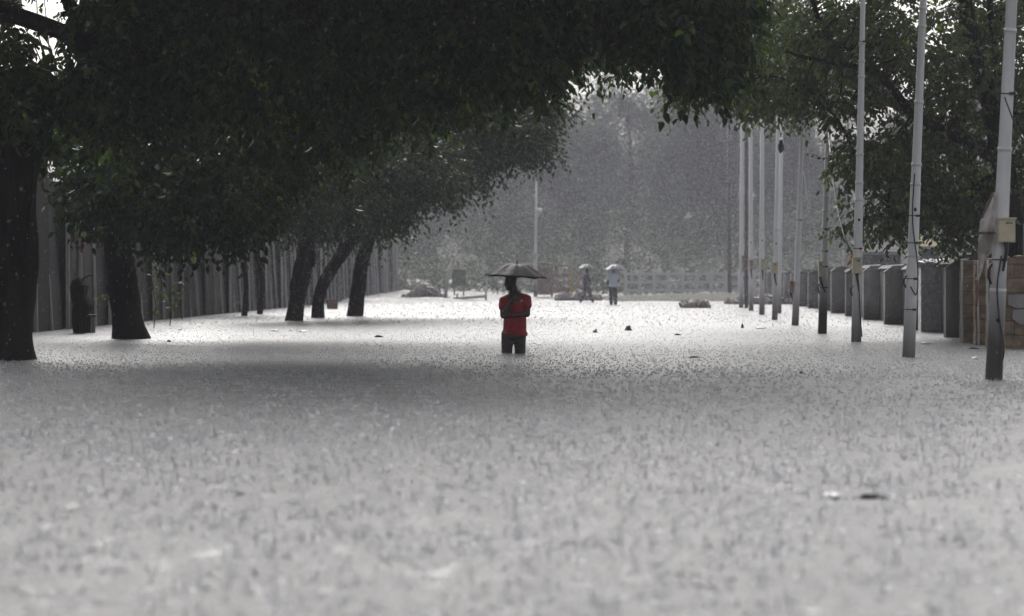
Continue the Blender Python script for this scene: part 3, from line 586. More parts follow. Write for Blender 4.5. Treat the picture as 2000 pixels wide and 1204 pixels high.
# ------------------------------------------------------------------ poles
def pole(bpx, bpy_, tpx, tpy, wb, wt, label, mat, bands=(), box=None, clamps=(), holes=(), group='grey street poles along the right side', cable=None, total=8.6, loops=()):
    """bpx,bpy base at the water; tpx,tpy a point higher up the axis; wb, wt widths in px"""
    d = F * H / (bpy_ - HY); b = P(bpx, bpy_, d); t = P(tpx, tpy, d); s = d / F
    ax = (t - b) / (t.z - b.z)
    root = empty('street_pole', b, label, 'pole', group)
    A = lambda z: b + ax * z
    R = lambda z: (wb + (wt - wb) * min(1.15, z / max(t.z, .1))) * s / 2
    m = MB(); zs = [-.6, 0, .35]
    steps = sorted(set([(bpy_ - y) * s for y in bands]))
    pts = [A(-.6), A(0)]; rr = [R(0) * 1.08, R(0) * 1.05]; last = 1.03
    for z in steps + [total]:
        pts.append(A(z - .012)); rr.append(R(z) * last)
        if z < total: last -= .035; pts.append(A(z + .012)); rr.append(R(z) * last)
    m.tube(pts, rr, 16); m.build('shaft', mat, root)
    for z in steps:
        m = MB(); m.tube([A(z - .022), A(z + .022)], R(z) * 1.07, 16); m.build('band', M['band'], root)
    for y in clamps:
        z = (bpy_ - y) * s; m = MB(); m.tube([A(z - .006), A(z + .006)], R(z) * 1.08, 12); m.box(A(z) + Vector((R(z) * .5, -R(z) * .9, 0)), (.05, .03, .03)); m.build('clamp', M['steel'], root, smooth=False)
    for y in holes:
        z = (bpy_ - y) * s; m = MB(); c = A(z) + Vector((0, -R(z) * .93, 0)); m.blob(c, (.022, .016, .028), sub=2, rough=.05); m.build('terminal_hole', M['cable'], root)
    for y0, y1 in loops:
        z0, z1 = (bpy_ - y0) * s, (bpy_ - y1) * s; m = MB()
        m.tube([A(z0) + Vector((-R(z0), -.02, 0)), A((z0 * 2 + z1) / 3) + Vector((-R(z0) - .035, -.03, 0)), A((z0 + 2 * z1) / 3) + Vector((-R(z0) - .035, -.03, 0)), A(z1) + Vector((-R(z0), -.02, 0))], .014, 6); m.build('cable_loop', M['cable'], root)
    if box:
        x0, y0, x1, y1, bm_ = box; c = P((x0 + x1) / 2, (y0 + y1) / 2, d); w = (x1 - x0) * s; h = (y1 - y0) * s
        zc = c.z; cx = c.x; yy = A(zc).y - R(zc) - .055
        if abs(cx - A(zc).x) > R(zc) + w * .35: yy = A(zc).y
        jb = empty('junction_box', Vector((0, 0, 0)), None, None); jb.parent = root
        jb.location = Vector((cx, yy, zc)) - b
        m = MB(); m.box((cx, yy, zc), (w, .10, h)); m.build('case', bm_, jb, smooth=False)
        m = MB(); m.box((cx, yy - .056, zc), (w * .9, .014, h * .92)); m.build('cover', bm_, jb, smooth=False)
        m = MB(); m.box((cx, yy - .01, zc + h / 2 + .008), (w * 1.08, .14, .018)); m.build('rain_hood', bm_, jb, smooth=False)
        m = MB(); m.box((cx + w * .12, yy - .067, zc + h * .33), (w * .34, .008, h * .06)); m.build('nameplate', M['steel'], jb, smooth=False)
        m = MB(); m.tube([(cx, yy, zc - h / 2), (cx + .01, yy + .02, zc - h / 2 - .08), (A(zc - .3).x + .02, yy + .03, zc - h / 2 - .3)], [.03, .022, .012], 8); m.build('conduit', M['steel'], jb)
    if cable:
        m = MB(); q = [(P(x, y, d) + Vector((0, -R(1) - .03, 0))) for x, y in cable]; pp, r_ = spline([(v, .009) for v in q], 5); m.tube(pp, r_, 6); m.build('pole_cable', M['cable'], root)
    # ladder-like top bracket with lamp arm, hidden in the leaves above
    m = MB(); m.tube([A(total - .1), A(total + .25) + Vector((-.4, 0, 0)), A(total + .35) + Vector((-1.1, 0, 0))], [.035, .03, .025], 8); m.build('lamp_arm', mat, root)
    m = MB(); m.blob(A(total + .33) + Vector((-1.3, 0, 0)), (.3, .12, .07), sub=2, rough=.05); m.build('lamp_head', M['pale'], root)
    return root
c1 = M['polenear']
pole(1941, 742, 1976, 0, 33, 23, 'nearest and thickest pole, with a beige junction box and a torn banner tied to it', c1, bands=(568, 292, 60), box=(1944, 429, 1977, 474, M['cream']), clamps=(508, 184), holes=(626, 60 + 566), cable=[(1944, 720), (1957, 690), (1948, 620), (1944, 560), (1952, 500)], loops=((515, 555),))
pole(1774.5, 698, 1803, 0, 24, 15.5, 'second nearest pole, plain grey without any box, with small dark clamps and bands', M['pole'], bands=(500, 361, 322, 200, 52, 16), clamps=(545, 475, 422, 605), holes=(410,), cable=[(1776, 560), (1788, 575), (1790, 520), (1780, 430), (1784, 340)], loops=((538, 562),))
pole(1672, 668, 1685.5, 0, 19, 11.5, 'third nearest pole with a cream junction box facing the road', M['pole'], bands=(391, 358, 302, 150, 120, 85), box=(1663, 505, 1680, 535, M['cream']), clamps=(486, 82), holes=(430,), cable=[(1682, 658), (1678, 610), (1676, 560), (1674, 540)], loops=((558, 578),))
pole(1606, 652, 1619, 200, 17, 8, 'fourth nearest pole, darker grey with a narrow olive box on its left side', c1, bands=(412, 384,), box=(1597, 513, 1604, 541, M['cream']), clamps=(491, 521, 562, 448), holes=(448,), loops=((552, 574),))
pole(1553, 636, 1569, 200, 13.5, 7, 'fifth pole from the right, leaning right, a small brown box on its left', M['pole'], bands=(555, 385), box=(1541, 551, 1549, 572, M['pinkbox']), clamps=(430,))
pole(1513, 625, 1520, 240, 11, 7, 'sixth pole from the right, its cream box brightest, close before a thinner pole', M['pole'], bands=(449,), box=(1505, 514, 1518, 535, M['cream']), holes=(476,))
pole(1522, 612, 1527, 240, 8, 5.5, 'thin pole almost hidden behind the sixth pole from the right', M['pole'], bands=(450,))
pole(1488, 615, 1488.5, 200, 10.5, 6.5, 'pale pole with a yellowish box, third from the left end of the pole row', M['pole'], bands=(449,), box=(1484, 507, 1493, 528, M['cream']), holes=(470,))
pole(1467, 607, 1466, 190, 9, 6, 'second pole from the left end of the pole row, with a pinkish box', M['pole'], bands=(457,), box=(1463, 509, 1470, 527, M['pinkbox']), holes=(474,))
pole(1447.5, 601, 1449.5, 190, 8.5, 6, 'leftmost and farthest grey pole of the row', M['pole'], bands=(465,), box=(1449, 501, 1456, 516, M['pinkbox']))
pole(1457.5, 602, 1457, 200, 7.5, 6, 'dark rusty pole standing between the two farthest grey poles', M['poledark'])
# two hanging cables and the fallen white cable
def hang(name, pts, r, mat, label):
    pp, rr = spline([(P(x, y, d), r) for x, y, d in pts], 8); m = MB(); m.tube(pp, rr, 6); o = m.build(name, mat, origin=pp[0]); return thing(o, label, 'cable')
hang('hanging_cable', [(1619, 150, 54.5), (1617, 240, 54.4), (1624, 320, 52), (1633, 390, 50), (1647, 455, 48), (1664, 497, 47.4)], .012, M['cable'], 'long black cable sagging from the fourth pole down to the box of the third pole')
hang('hanging_cable', [(1622, 140, 54), (1624, 180, 54), (1628, 215, 54), (1633, 240, 54), (1641, 254, 54)], .014, M['whitecable'], 'short white cable end dangling from the leaves right of the fourth pole')
hang('hanging_cable', [(1569, 335, 63.8), (1573, 360, 63.7), (1576, 385, 63.7), (1583, 400, 63.7)], .012, M['whitecable'], 'thin pale cable end hanging off the leaning fifth pole')
hang('hanging_cable', [(1962, 190, 29), (1975, 225, 29), (1988, 255, 29), (2010, 300, 29)], .008, M['cable'], 'black cable running off the nearest pole to the right edge')
# dark object caught on pole
m = MB(); c = P(1525, 285, 66); m.blob(c, (.07, .05, .15), seed=3, rough=.6); m.tube([c + Vector((0, 0, .2)), c + Vector((-.05, 0, .5))], .01, 5)
thing(m.build('hanging_rag', M['cable'], origin=c), 'dark rag snagged high on the sixth pole from the right', 'rag')
# torn banner on the nearest pole
dn = F * H / (742 - HY)
def cloth_strip(rows, d, name, mat, parent):
    """rows: list of (xl, xr, y) -> rumpled sheet with thickness"""
    m = MB(); nx = 7; V = []; R_ = []
    for (a, b) in zip(rows[:-1], rows[1:]):
        for t in range(4): u = t / 4; R_.append(tuple(a[i] * (1 - u) + b[i] * u for i in range(3)))
    R_.append(rows[-1])
    for (xl, xr, y) in R_:
        for i in range(nx):
            x = xl + (xr - xl) * i / (nx - 1); p = P(x, y, d); V.append(p + Vector((0, .04 * math.sin(x * .33 + y * .05) + .03 * noise.noise(Vector((x * .1, y * .08, 0))), 0)))
    n = len(V); fs = [(r * nx + i, r * nx + i + 1, (r + 1) * nx + i + 1, (r + 1) * nx + i) for r in range(len(R_) - 1) for i in range(nx - 1)]
    m.add(V, fs); o = m.build(name, mat, parent); md = o.modifiers.new('s', 'SOLIDIFY'); md.thickness = .004; return o
br = empty('torn_banner', P(1930, 460, dn), 'torn white cloth banner with red hem hanging from the nearest pole', 'banner')
cloth_strip([(1940, 1944, 376), (1930, 1944, 400), (1921, 1943, 424), (1919, 1943, 436)], dn - .05, 'upper_cloth', M['cloth'], br)
cloth_strip([(1918, 1943, 427), (1914, 1944, 432), (1913, 1943, 450), (1912, 1941, 457)], dn - .08, 'folded_cloth', M['cloth'], br)
cloth_strip([(1914, 1941, 455), (1912, 1941, 475), (1911, 1936, 495), (1911, 1922, 512), (1909, 1913, 540), (1903, 1909, 547)], dn - .05, 'lower_cloth', M['cloth'], br)
cloth_strip([(1937, 1941, 377), (1927, 1931, 400), (1919, 1923, 421), (1917, 1921, 432)], dn - .07, 'red_hem', M['clothred'], br)
cloth_strip([(1912, 1943, 453), (1912, 1943, 458)], dn - .1, 'hem_fold', M['clothred'], br)
cloth_strip([(1907, 1910, 547), (1905, 1911, 570), (1903, 1909, 600)], dn - .05, 'tail_rag', M['clothred'], br)

# ------------------------------------------------------------------ far end of the road
def rail_fence():
    d = 160.; root = empty('rail_fence', P(1430, 575, d), 'hazy concrete post and rail fence across the far end of the road', 'fence')
    x0 = P(1222, 0, d).x; x1 = P(1640, 0, d).x; n = 16
    for k in range(n):
        x = x0 + (x1 - x0) * k / (n - 1); m = MB(); m.box((x, d, .72), (.19, .14, 1.6 if k % 4 else 1.75), jit=.01); m.build('post', M['band'], root, smooth=False)
    for z in (1.32, .86, .40): m = MB(); m.box(((x0 + x1) / 2, d + .02, z), (x1 - x0, .1, .15)); m.build('rail', M['band'], root, smooth=False)
rail_fence()
d = 150.; s = d / F
r = empty('roadside_stall', P(1090, 578, d), 'faded brown and orange slatted roadside stall at the far end of the road', 'stall')
def bx(px0, py0, px1, py1, dd, th, name, mat, par):
    a, b = P(px0, py0, dd), P(px1, py1, dd); m = MB(); m.box(((a.x + b.x) / 2, dd + th / 2, (a.z + b.z) / 2), (abs(b.x - a.x), th, abs(a.z - b.z))); return m.build(name, mat, par, smooth=False)
bx(1049, 524, 1076, 576, d, .9, 'side_board', M['stall'], r); bx(1080, 536, 1112, 541, d, .1, 'slat', M['stall'], r); bx(1080, 550, 1112, 555, d, .1, 'slat', M['orange'], r); bx(1080, 563, 1112, 572, d, .1, 'slat', M['stall'], r)
bx(1076, 522, 1080, 580, d, .1, 'post', M['stall'], r); bx(1112, 522, 1119, 582, d, .12, 'post', M['yellowish'], r); bx(1129, 532, 1133, 580, d - .4, .1, 'post', M['pink'], r); bx(1119, 565, 1129, 580, d, .5, 'base_board', M['orange'], r)
m = MB(); pp, rr = spline([(P(1047, 519, d), .06), (P(1060, 514, d), .06), (P(1080, 518, d), .05), (P(1105, 519, d), .05), (P(1122, 524, d), .05), (P(1131, 534, d), .04)], 5)
m.tube(pp, rr, 6); m.tube([p + Vector((0, .9, 0)) for p in pp], rr, 6); k = len(m.v); n = len(pp); m.v += pp + [p + Vector((0, .9, .01)) for p in pp]; m.f += [(k + i, k + i + 1, k + n + i + 1, k + n + i) for i in range(n - 1)]
m.build('awning', M['stall'], r)
def heap(name, label, px0, px1, py, d, hh, n, mat, seed):
    rg = random.Random(seed); m = MB(); a, b = P(px0, py, d).x, P(px1, py, d).x
    for k in range(n):
        t = rg.random(); x = a + (b - a) * t; z = hh * (1 - abs(2 * t - 1)) * rg.random(); q = rg.uniform(.1, .28)
        m.box((x, d + rg.uniform(-.8, .8), z + .04), (q * 1.6, q, q * .7), Matrix.Rotation(rg.uniform(0, 3), 3, Vector((rg.random(), rg.random(), rg.random())).normalized()), jit=q * .12)
    o = m.build(name, mat, origin=((a + b) / 2, d, 0), smooth=False); return thing(o, label, 'rubble', kind='stuff')
heap('rubble', 'heap of broken masonry at the end of the left fence', 790, 872, 580, 140, .75, 170, M['rubble'], 1)
heap('rubble', 'low line of rubble in front of the brown roadside stall', 1085, 1172, 585, 138, .35, 130, M['rubble'], 2)
heap('rubble', 'dark rubble at the foot of the farthest poles', 1425, 1545, 592, 118, .35, 120, M['rubble'], 3)
heap('rubble', 'low mound of stones rising out of the white water near the far poles', 1338, 1380, 603, 103, .12, 60, M['rubble'], 4)
a = P(872, 580, 138); m = MB(); m.tube([P(870, 582, 138), P(874, 545, 138), P(884, 505, 138)], [.09, .08, .05], 8, wob=.1)
thing(m.build('leaning_post', M['pale'], origin=a), 'pale post leaning right out of the masonry heap', 'post')
m = MB(); q0, q1 = P(885, 584, 136), P(948, 579, 136); m.tube([q0, q1], .07, 6); m.tube([P(949, 586, 136), P(949, 566, 136)], .05, 6); m.tube([P(893, 584, 136), P(893, 574, 136)], .05, 6)
thing(m.build('low_barrier', M['pale'], origin=q0), 'low pale rail on short posts beside the masonry heap', 'barrier')
r = empty('green_sign', P(896, 575, 152), 'faded green board standing between the leaning post and the man in red', 'sign'); bx(883, 527, 910, 558, 152, .1, 'board', M['green'], r); bx(886, 558, 889, 580, 152, .1, 'leg', M['stall'], r); bx(904, 558, 907, 580, 152, .1, 'leg', M['stall'], r)
bpy.data.materials['lime_poster']
for o in r.children:
    if o.name.startswith('board'): o.data.materials[0] = surf('faded_green_board', (.10, .17, .07), (.09, .13, .06), 2, .6, .2)
# debris wall low behind
for i, (px, w, h, lab) in enumerate([(938, 10, 46, 'upright pale slab'), (960, 8, 40, 'upright pale slab')]): pass
# lamp pole, utility pole
r = empty('lamp_pole', P(1046, 576, 148), 'thin far lamp pole with a white lamp, right above the black umbrella', 'lamp pole')
m = MB(); m.tube([P(1046, 580, 148), P(1046, 510, 148), P(1047, 440, 148), P(1048, 355, 148)], [.1, .09, .065, .045], 8); m.build('pole_shaft', M['pole'], r)
m = MB(); m.tube([P(1048, 404, 148), P(1054, 400, 148)], .03, 6); m.build('bracket', M['steel'], r); m = MB(); m.blob(P(1053, 412, 147.9), (.17, .12, .14), sub=2, rough=.5, seed=2); m.build('lamp', M['lampwhite'], r)
m = MB(); m.box(P(1043, 502, 147.8), (.2, .12, .36)); m.build('switch_box', M['pale'], r, smooth=False)
r = empty('utility_pole', P(1425, 580, 158), 'faint far utility pole with two crossarms, left of the pole row', 'utility pole')
m = MB(); m.tube([P(1425, 582, 158), P(1424, 400, 158), P(1423, 250, 158)], [.12, .1, .08], 8); m.build('pole_shaft', M['poledark'], r)
for y, w in ((277, 20), (357, 14)): m = MB(); m.tube([P(1423 - w, y, 157.9), P(1423 + w, y - 1, 157.9)], .05, 6); m.build('crossarm', M['poledark'], r)
for i, (px, py, dd, lab) in enumerate([(1345, 424, 150, 'small white bird flying before the far trees, left of the pole row'), (1637, 405, 95, 'tiny white bird flying between the third and fourth poles')]):
    c = P(px, py, dd); q = dd / 150; m = MB(); m.blob(c, (.13 * q, .08 * q, .07 * q), sub=2, rough=.1)
    m.blob(c + Vector((.13 * q, 0, .03 * q)), (.045 * q, .04 * q, .04 * q), sub=1, rough=.1)
    m.tube([c + Vector((-.12 * q, 0, 0)), c + Vector((-.24 * q, 0, -.02))], [.04 * q, .015 * q], 5)
    o = m.build('white_bird', M['bird'], origin=c); thing(o, lab, 'bird', 'white birds in the rain')
    for sg in (-1, 1):
        m = MB(); m.v = [c + Vector((.07 * q, 0, .03 * q)), c + Vector((-.07 * q, 0, .03 * q)), c + Vector((-.1 * q, sg * .1 * q, .16 * q)), c + Vector((.01 * q, sg * .08 * q, .26 * q))]; m.f = [(0, 1, 2, 3)]
        w = m.build('wing', M['bird'], o); w.modifiers.new('s', 'SOLIDIFY').thickness = .012

# ------------------------------------------------------------------ people
def remesh(mb, voxel, smooth=4):
    me = bpy.data.meshes.new('tmp'); me.from_pydata(mb.v, [], mb.f); me.update()
    o = bpy.data.objects.new('tmp', me); COL.objects.link(o)
    md = o.modifiers.new('r', 'REMESH'); md.mode = 'VOXEL'; md.voxel_size = voxel; md.use_smooth_shade = True
    sm = o.modifiers.new('s', 'SMOOTH'); sm.iterations = smooth; sm.factor = .5
    dg = bpy.context.evaluated_depsgraph_get(); res = bpy.data.meshes.new_from_object(o.evaluated_get(dg))
    bpy.data.objects.remove(o); bpy.data.meshes.remove(me); return res
def cap(mb, a, b, ra, rb, sq=None, n=14):
    """tapered capsule; sq=(sx,sy) squashes the section in world x / y"""
    a, b = Vector(a), Vector(b); t = (b - a).normalized(); pts = []; rr = []
    for k in range(5): u = math.sin(PI / 2 * k / 4 * .98 + .02); pts.append(a - t * ra * (1 - u)); rr.append(ra * math.sqrt(max(.0004, 1 - (1 - u) ** 2)))
    for k in range(5): u = math.cos(PI / 2 * k / 4 * .98); pts.append(b + t * rb * (1 - u)); rr.append(rb * math.sqrt(max(.0004, 1 - (1 - u) ** 2)))
    k0 = len(mb.v); mb.tube(pts, rr, n)
    if sq:
        for i in range(k0, len(mb.v)):
            v = mb.v[i]; u = max(0, min(1, (v - a).dot(t) / max(1e-6, (b - a).length))); c = a.lerp(b, u); dlt = v - c
            mb.v[i] = c + Vector((dlt.x * sq[0], dlt.y * sq[1], dlt.z))
def chain(mb, pts, sq=None):
    for (a, ra), (b, rb) in zip(pts[:-1], pts[1:]): cap(mb, a, b, ra, rb, sq)
def ell(mb, c, r, rot=None):
    bm = bmesh.new(); bmesh.ops.create_uvsphere(bm, u_segments=20, v_segments=14, radius=1); k = len(mb.v)
    for v in bm.verts:
        q = Vector((v.co.x * r[0], v.co.y * r[1], v.co.z * r[2]))
        if rot is not None: q = rot @ q
        mb.v.append(Vector(c) + q)
    for f in bm.faces: mb.f.append(tuple(k + v.index for v in f.verts))
    bm.free()
def part(name, mb, mat, parent, voxel, smooth=4, base=None):
    me = remesh(mb, voxel, smooth); return link(name, me, mat, parent)
def hand(mb, wrist, aim, curl_to, palm_n, sc=1.0, grip=None):
    """palm + five fingers; aim = direction of the hand, palm_n = palm normal"""
    aim = Vector(aim).normalized(); pn = Vector(palm_n).normalized(); sd = aim.cross(pn).normalized(); w = Vector(wrist)
    cap(mb, w, w + aim * .05 * sc, .026 * sc, .034 * sc); ell(mb, w + aim * .055 * sc + pn * 0, (.04 * sc, .022 * sc, .045 * sc), Matrix((sd, pn, aim)).transposed())
    for i, (o, l) in enumerate(((-.030, .070), (-.010, .080), (.011, .075), (.031, .058))):
        k0 = w + aim * .085 * sc + sd * o * sc; c = curl_to * (1 + .12 * i)
        d1 = (aim * math.cos(c * .5) + pn * math.sin(c * .5)); d2 = (aim * math.cos(c * 1.2) + pn * math.sin(c * 1.2)); d3 = (aim * math.cos(c * 1.8) + pn * math.sin(c * 1.8))
        k1 = k0 + d1 * l * .45 * sc; k2 = k1 + d2 * l * .32 * sc; k3 = k2 + d3 * l * .26 * sc
        chain(mb, [(k0 - aim * .02 * sc, .0105 * sc), (k0, .0098 * sc), (k1, .009 * sc), (k2, .0082 * sc), (k3, .0072 * sc)])
    th0 = w + aim * .03 * sc - sd * .03 * sc; chain(mb, [(th0, .014 * sc), (th0 + (aim * .5 - sd * .6 + pn * .4) * .045 * sc, .0115 * sc), (th0 + (aim * .9 - sd * .45 + pn * .9) * .065 * sc, .009 * sc)])

MAN = G(1006, 691); 
mr = empty('person', MAN, 'man in wet red shirt and dark trousers wading under a black umbrella, arms folded', 'person')
b = MB()
# legs and feet
for sx, x, y in ((-1, -.112, .0), (1, .070, .03)):
    chain(b, [((x * .85, .01, .26), .092), ((x, y, .10), .082), ((x * 1.02, y, -.08), .058), ((x * 1.02, y + .01, -.22), .056), ((x, y + .02, -.52), .036)])
    cap(b, (x, y + .03, -.56), (x + sx * .02, y - .13, -.575), .038, .03)
# trunk
cap(b, (-.05, 0, .28), (.05, 0, .28), .12, .12, (1, .85)); cap(b, (-.01, 0, .30), (0, 0, .50), .135, .125, (1, .75)); cap(b, (0, 0, .50), (0, 0, .74), .125, .15, (1, .72))
cap(b, (-.09, .0, .72), (.10, .0, .735), .09, .09, (1, .9)); cap(b, (-.13, .0, .755), (.0, .0, .80), .058, .065); cap(b, (.14, .0, .775), (.01, .0, .80), .058, .065)
# neck bowed forward-left, head
chain(b, [((.0, .0, .82), .07), ((-.02, -.03, .90), .058), ((-.045, -.06, .96), .057)])
HR = Matrix.Rotation(.42, 3, 'X') @ Matrix.Rotation(-.45, 3, 'Z') @ Matrix.Rotation(.10, 3, 'Y')
HC = Vector((-.068, -.085, 1.015))
def hp(x, y, z): return HC + HR @ Vector((x, y, z))
ell(b, hp(0, .015, .03), (.076, .095, .088), HR); ell(b, hp(0, -.03, -.035), (.058, .062, .078), HR)        # skull, face
ell(b, hp(0, -.062, -.095), (.030, .026, .022), HR)                                                        # chin
cap(b, hp(0, -.092, .0), hp(0, -.106, -.03), .010, .014); ell(b, hp(.012, -.098, -.034), (.009, .009, .007), HR); ell(b, hp(-.012, -.098, -.034), (.009, .009, .007), HR)
for sx in (-1, 1):
    ell(b, hp(sx * .032, -.083, .022), (.026, .010, .008), HR)      # brow
    ell(b, hp(sx * .03, -.080, .004), (.013, .010, .009), HR)       # lids
    ell(b, hp(sx * .076, .010, -.004), (.010, .018, .031), HR)      # ears
    ell(b, hp(sx * .036, -.062, -.03), (.024, .022, .022), HR)      # cheeks
ell(b, hp(0, -.094, -.058), (.023, .010, .006), HR); ell(b, hp(0, -.092, -.069), (.020, .010, .006), HR)    # lips
# arm on the image left: upper arm down, forearm up to the shaft
SL, EL, WL = Vector((-.160, .0, .745)), Vector((-.165, -.04, .535)), Vector((-.035, -.215, .745))
chain(b, [(SL, .055), (SL.lerp(EL, .5), .052), (EL, .045)]); chain(b, [(EL, .044), (EL.lerp(WL, .3), .046), (WL, .029)])
# arm on the image right: upper arm down, forearm across the belly
SR, ER, WR = Vector((.165, .0, .77)), Vector((.168, -.045, .555)), Vector((-.055, -.185, .545))
chain(b, [(SR, .055), (SR.lerp(ER, .5), .052), (ER, .045)]); chain(b, [(ER, .044), (ER.lerp(WR, .3), .045), (WR, .029)])
SHX = Vector((.034, -.25, .85))
hand(b, WL, (SHX - WL) + Vector((-.03, .01, .0)), 1.3, (.5, -.35, .1), .85)
hand(b, WR, (-.9, .05, .05), .9, (0, 1, .15), 1.0)
part('body', b, M['skin'], mr, .0062, 3)
h = MB(); ell(h, hp(0, .024, .044), (.080, .092, .083), HR); 
for k in range(60):
    q = Vector((random.gauss(0, 1), random.gauss(.4, .8), abs(random.gauss(.6, .6)))).normalized(); ell(h, hp(q.x * .078, .02 + q.y * .088, .044 + q.z * .08), (.012, .012, .010))
part('hair', h, M['hair'], mr, .007, 1)
for sx in (-1, 1):
    e = MB(); ell(e, hp(sx * .03, -.088, .001), (.008, .004, .004), HR); e.build('eye', M['pale'], None); o = bpy.context.scene.objects[-1] if False else None
for o in [o for o in bpy.data.objects if o.name.startswith('eye')]: o.parent = mr
sh = MB()
cap(sh, (-.065, .0, .27), (.058, .0, .265), .122, .122, (1, .95)); cap(sh, (-.005, 0, .30), (-.0, 0, .52), .168, .160, (1, .80)); cap(sh, (0, 0, .52), (0, 0, .68), .152, .160, (1, .76))
cap(sh, (-.09, .0, .70), (.10, .0, .715), .105, .105, (1, .92)); cap(sh, (-.135, .0, .75), (-.01, .0, .80), .068, .076); cap(sh, (.14, .0, .775), (.01, .0, .80), .068, .076); cap(sh, (-.01, -.005, .82), (.0, .0, .845), .075, .062)
for S_, E_ in ((SL, EL), (SR, ER)):
    Q = S_.lerp(E_, .42); chain(sh, [(S_, .066), (Q, .071)])
for k in range(9):   # folds over the belly
    z = .29 + k * .028; x = random.uniform(-.11, .11); cap(sh, (x - .05, -.122, z), (x + .06, -.126, z + random.uniform(.01, .05)), .010, .008)
ms = remesh(sh, .0075, 4)
bm = bmesh.new(); bm.from_mesh(ms)
hem = .262
bmesh.ops.bisect_plane(bm, geom=bm.verts[:] + bm.edges[:] + bm.faces[:], plane_co=(0, 0, hem), plane_no=(.05, 0, 1), clear_inner=True)
bm.to_mesh(ms); bm.free(); o = link('shirt', ms, M['red'], mr); md = o.modifiers.new('s', 'SOLIDIFY'); md.thickness = .005; md.offset = -1
cl = MB(); cl.tube([Vector((-.012 + .078 * math.cos(a), -.018 + .072 * math.sin(a), .868 - .022 * math.sin(a) * -1)) for a in [2 * PI * k / 20 for k in range(21)]], .012, 6, cap=False); o = cl.build('collar', M['collar'], None); o.parent = mr
em = MB()
for tri in ([(.075, .775), (.100, .778), (.088, .758)], [(.088, .755), (.108, .770), (.112, .752)], [(.070, .752), (.086, .752), (.082, .742)]):
    sheet(em, [Vector((x, -.140 + .012 * abs(x), z - .02)) for x, z in tri], .004)
o = em.build('chest_emblem', M['litter'], None, smooth=False); o.parent = mr
tr = MB()
cap(tr, (-.055, .0, .27), (.05, .0, .27), .113, .113, (1, .95))
for sx, x, y in ((-1, -.112, .0), (1, .070, .03)):
    chain(tr, [((x * .86, .01, .27), .100), ((x * .99, y, .15), .084), ((x * 1.04, y, -.03), .074), ((x * 1.05, y, -.16), .074)], (1, 1))
for k in range(8): sx = random.choice((-.112, .07)); z = random.uniform(-.02, .2); cap(tr, (sx - .06, -.075, z), (sx + .05, -.082, z + random.uniform(-.03, .04)), .009, .007)
o = part('trousers', tr, M['trouser'], mr, .0085, 3)

def umbrella(name, label, hub, R_, drop, shaft_to, cm, tilt=(0, 0), ribs=8, rot=.35, group=None):
    hub = Vector(hub); root = empty(name, hub, label, 'umbrella', group); Q = Matrix.Rotation(tilt[0], 3, 'X') @ Matrix.Rotation(tilt[1], 3, 'Y')
    m = MB(); nr = 9; per = 6; V = [hub]
    def surf_pt(r, a):      # a in rib units
        fr = abs((a % 1) - .5) * 2            # 1 at a rib, 0 mid-panel
        sag = 1 - fr
        ang = rot + a * 2 * PI / ribs
        rr = R_ * r * (1 - .11 * sag * r * r)
        z = -drop * (.12 * r + .88 * max(0, (r - .28) / .72) ** 1.25) - .022 * math.sin(PI * min(1, r * .98)) * (sag ** 1.0) * (R_ / .45) + .015 * sag * r ** 4
        return hub + Q @ Vector((rr * math.cos(ang), rr * math.sin(ang), z))
    n = ribs * per
    for i in range(1, nr + 1):
        for j in range(n): V.append(surf_pt(i / nr, j / per))
    fs = [(0, 1 + j, 1 + (j + 1) % n) for j in range(n)]
    for i in range(nr - 1):
        for j in range(n): a = 1 + i * n + j; b_ = 1 + i * n + (j + 1) % n; fs.append((a, a + n, b_ + n, b_))
    m.add(V, fs); o = m.build('canopy', cm, root, smooth=False); md = o.modifiers.new('s', 'SOLIDIFY'); md.thickness = .0025
    # smooth inside the panels, creased at the ribs
    for p in o.data.polygons: p.use_smooth = True
    for k in range(ribs):
        m = MB(); pts = [surf_pt(r / 8, k) + Vector((0, 0, -.007)) for r in range(0, 9)]; tip = pts[-1] + (pts[-1] - pts[-2]).normalized() * .015; m.tube(pts + [tip], .0035, 5); rb = m.build('rib', M['steel'], root)
        m = MB(); m.tube([hub + Q @ Vector((0, 0, -.2 * R_ / .45)), surf_pt(.5, k) + Vector((0, 0, -.01))], .0025, 4); m.build('stretcher', M['steel'], rb).location = (0, 0, 0)
        rb.children[0].location = (0, 0, 0)
    st_ = Vector(shaft_to); m = MB(); m.tube([hub + Q @ Vector((0, 0, .0)), st_], .006, 8); m.build('shaft', M['chrome'], root)
    m = MB(); m.tube([hub + Q @ Vector((0, 0, -.004)), hub + Q @ Vector((0, 0, .016)), hub + Q @ Vector((0, 0, .04))], [.016, .009, .006], 8); m.build('finial', M['steel'], root)
    dv = (st_ - hub).normalized(); m = MB(); m.tube([st_ - dv * .05, st_ + dv * .03], .012, 8); m.build('handle', M['cable'], root)
    return root
W = lambda x, y, z: MAN + Vector((x, y, z))
umbrella('umbrella', 'black umbrella with a shiny flat dome held by the man in the red shirt', W(.022, -.2, 1.268), .458, .195, W(.034, -.255, .83), M['nylon'], tilt=(.03, .05), rot=.62)

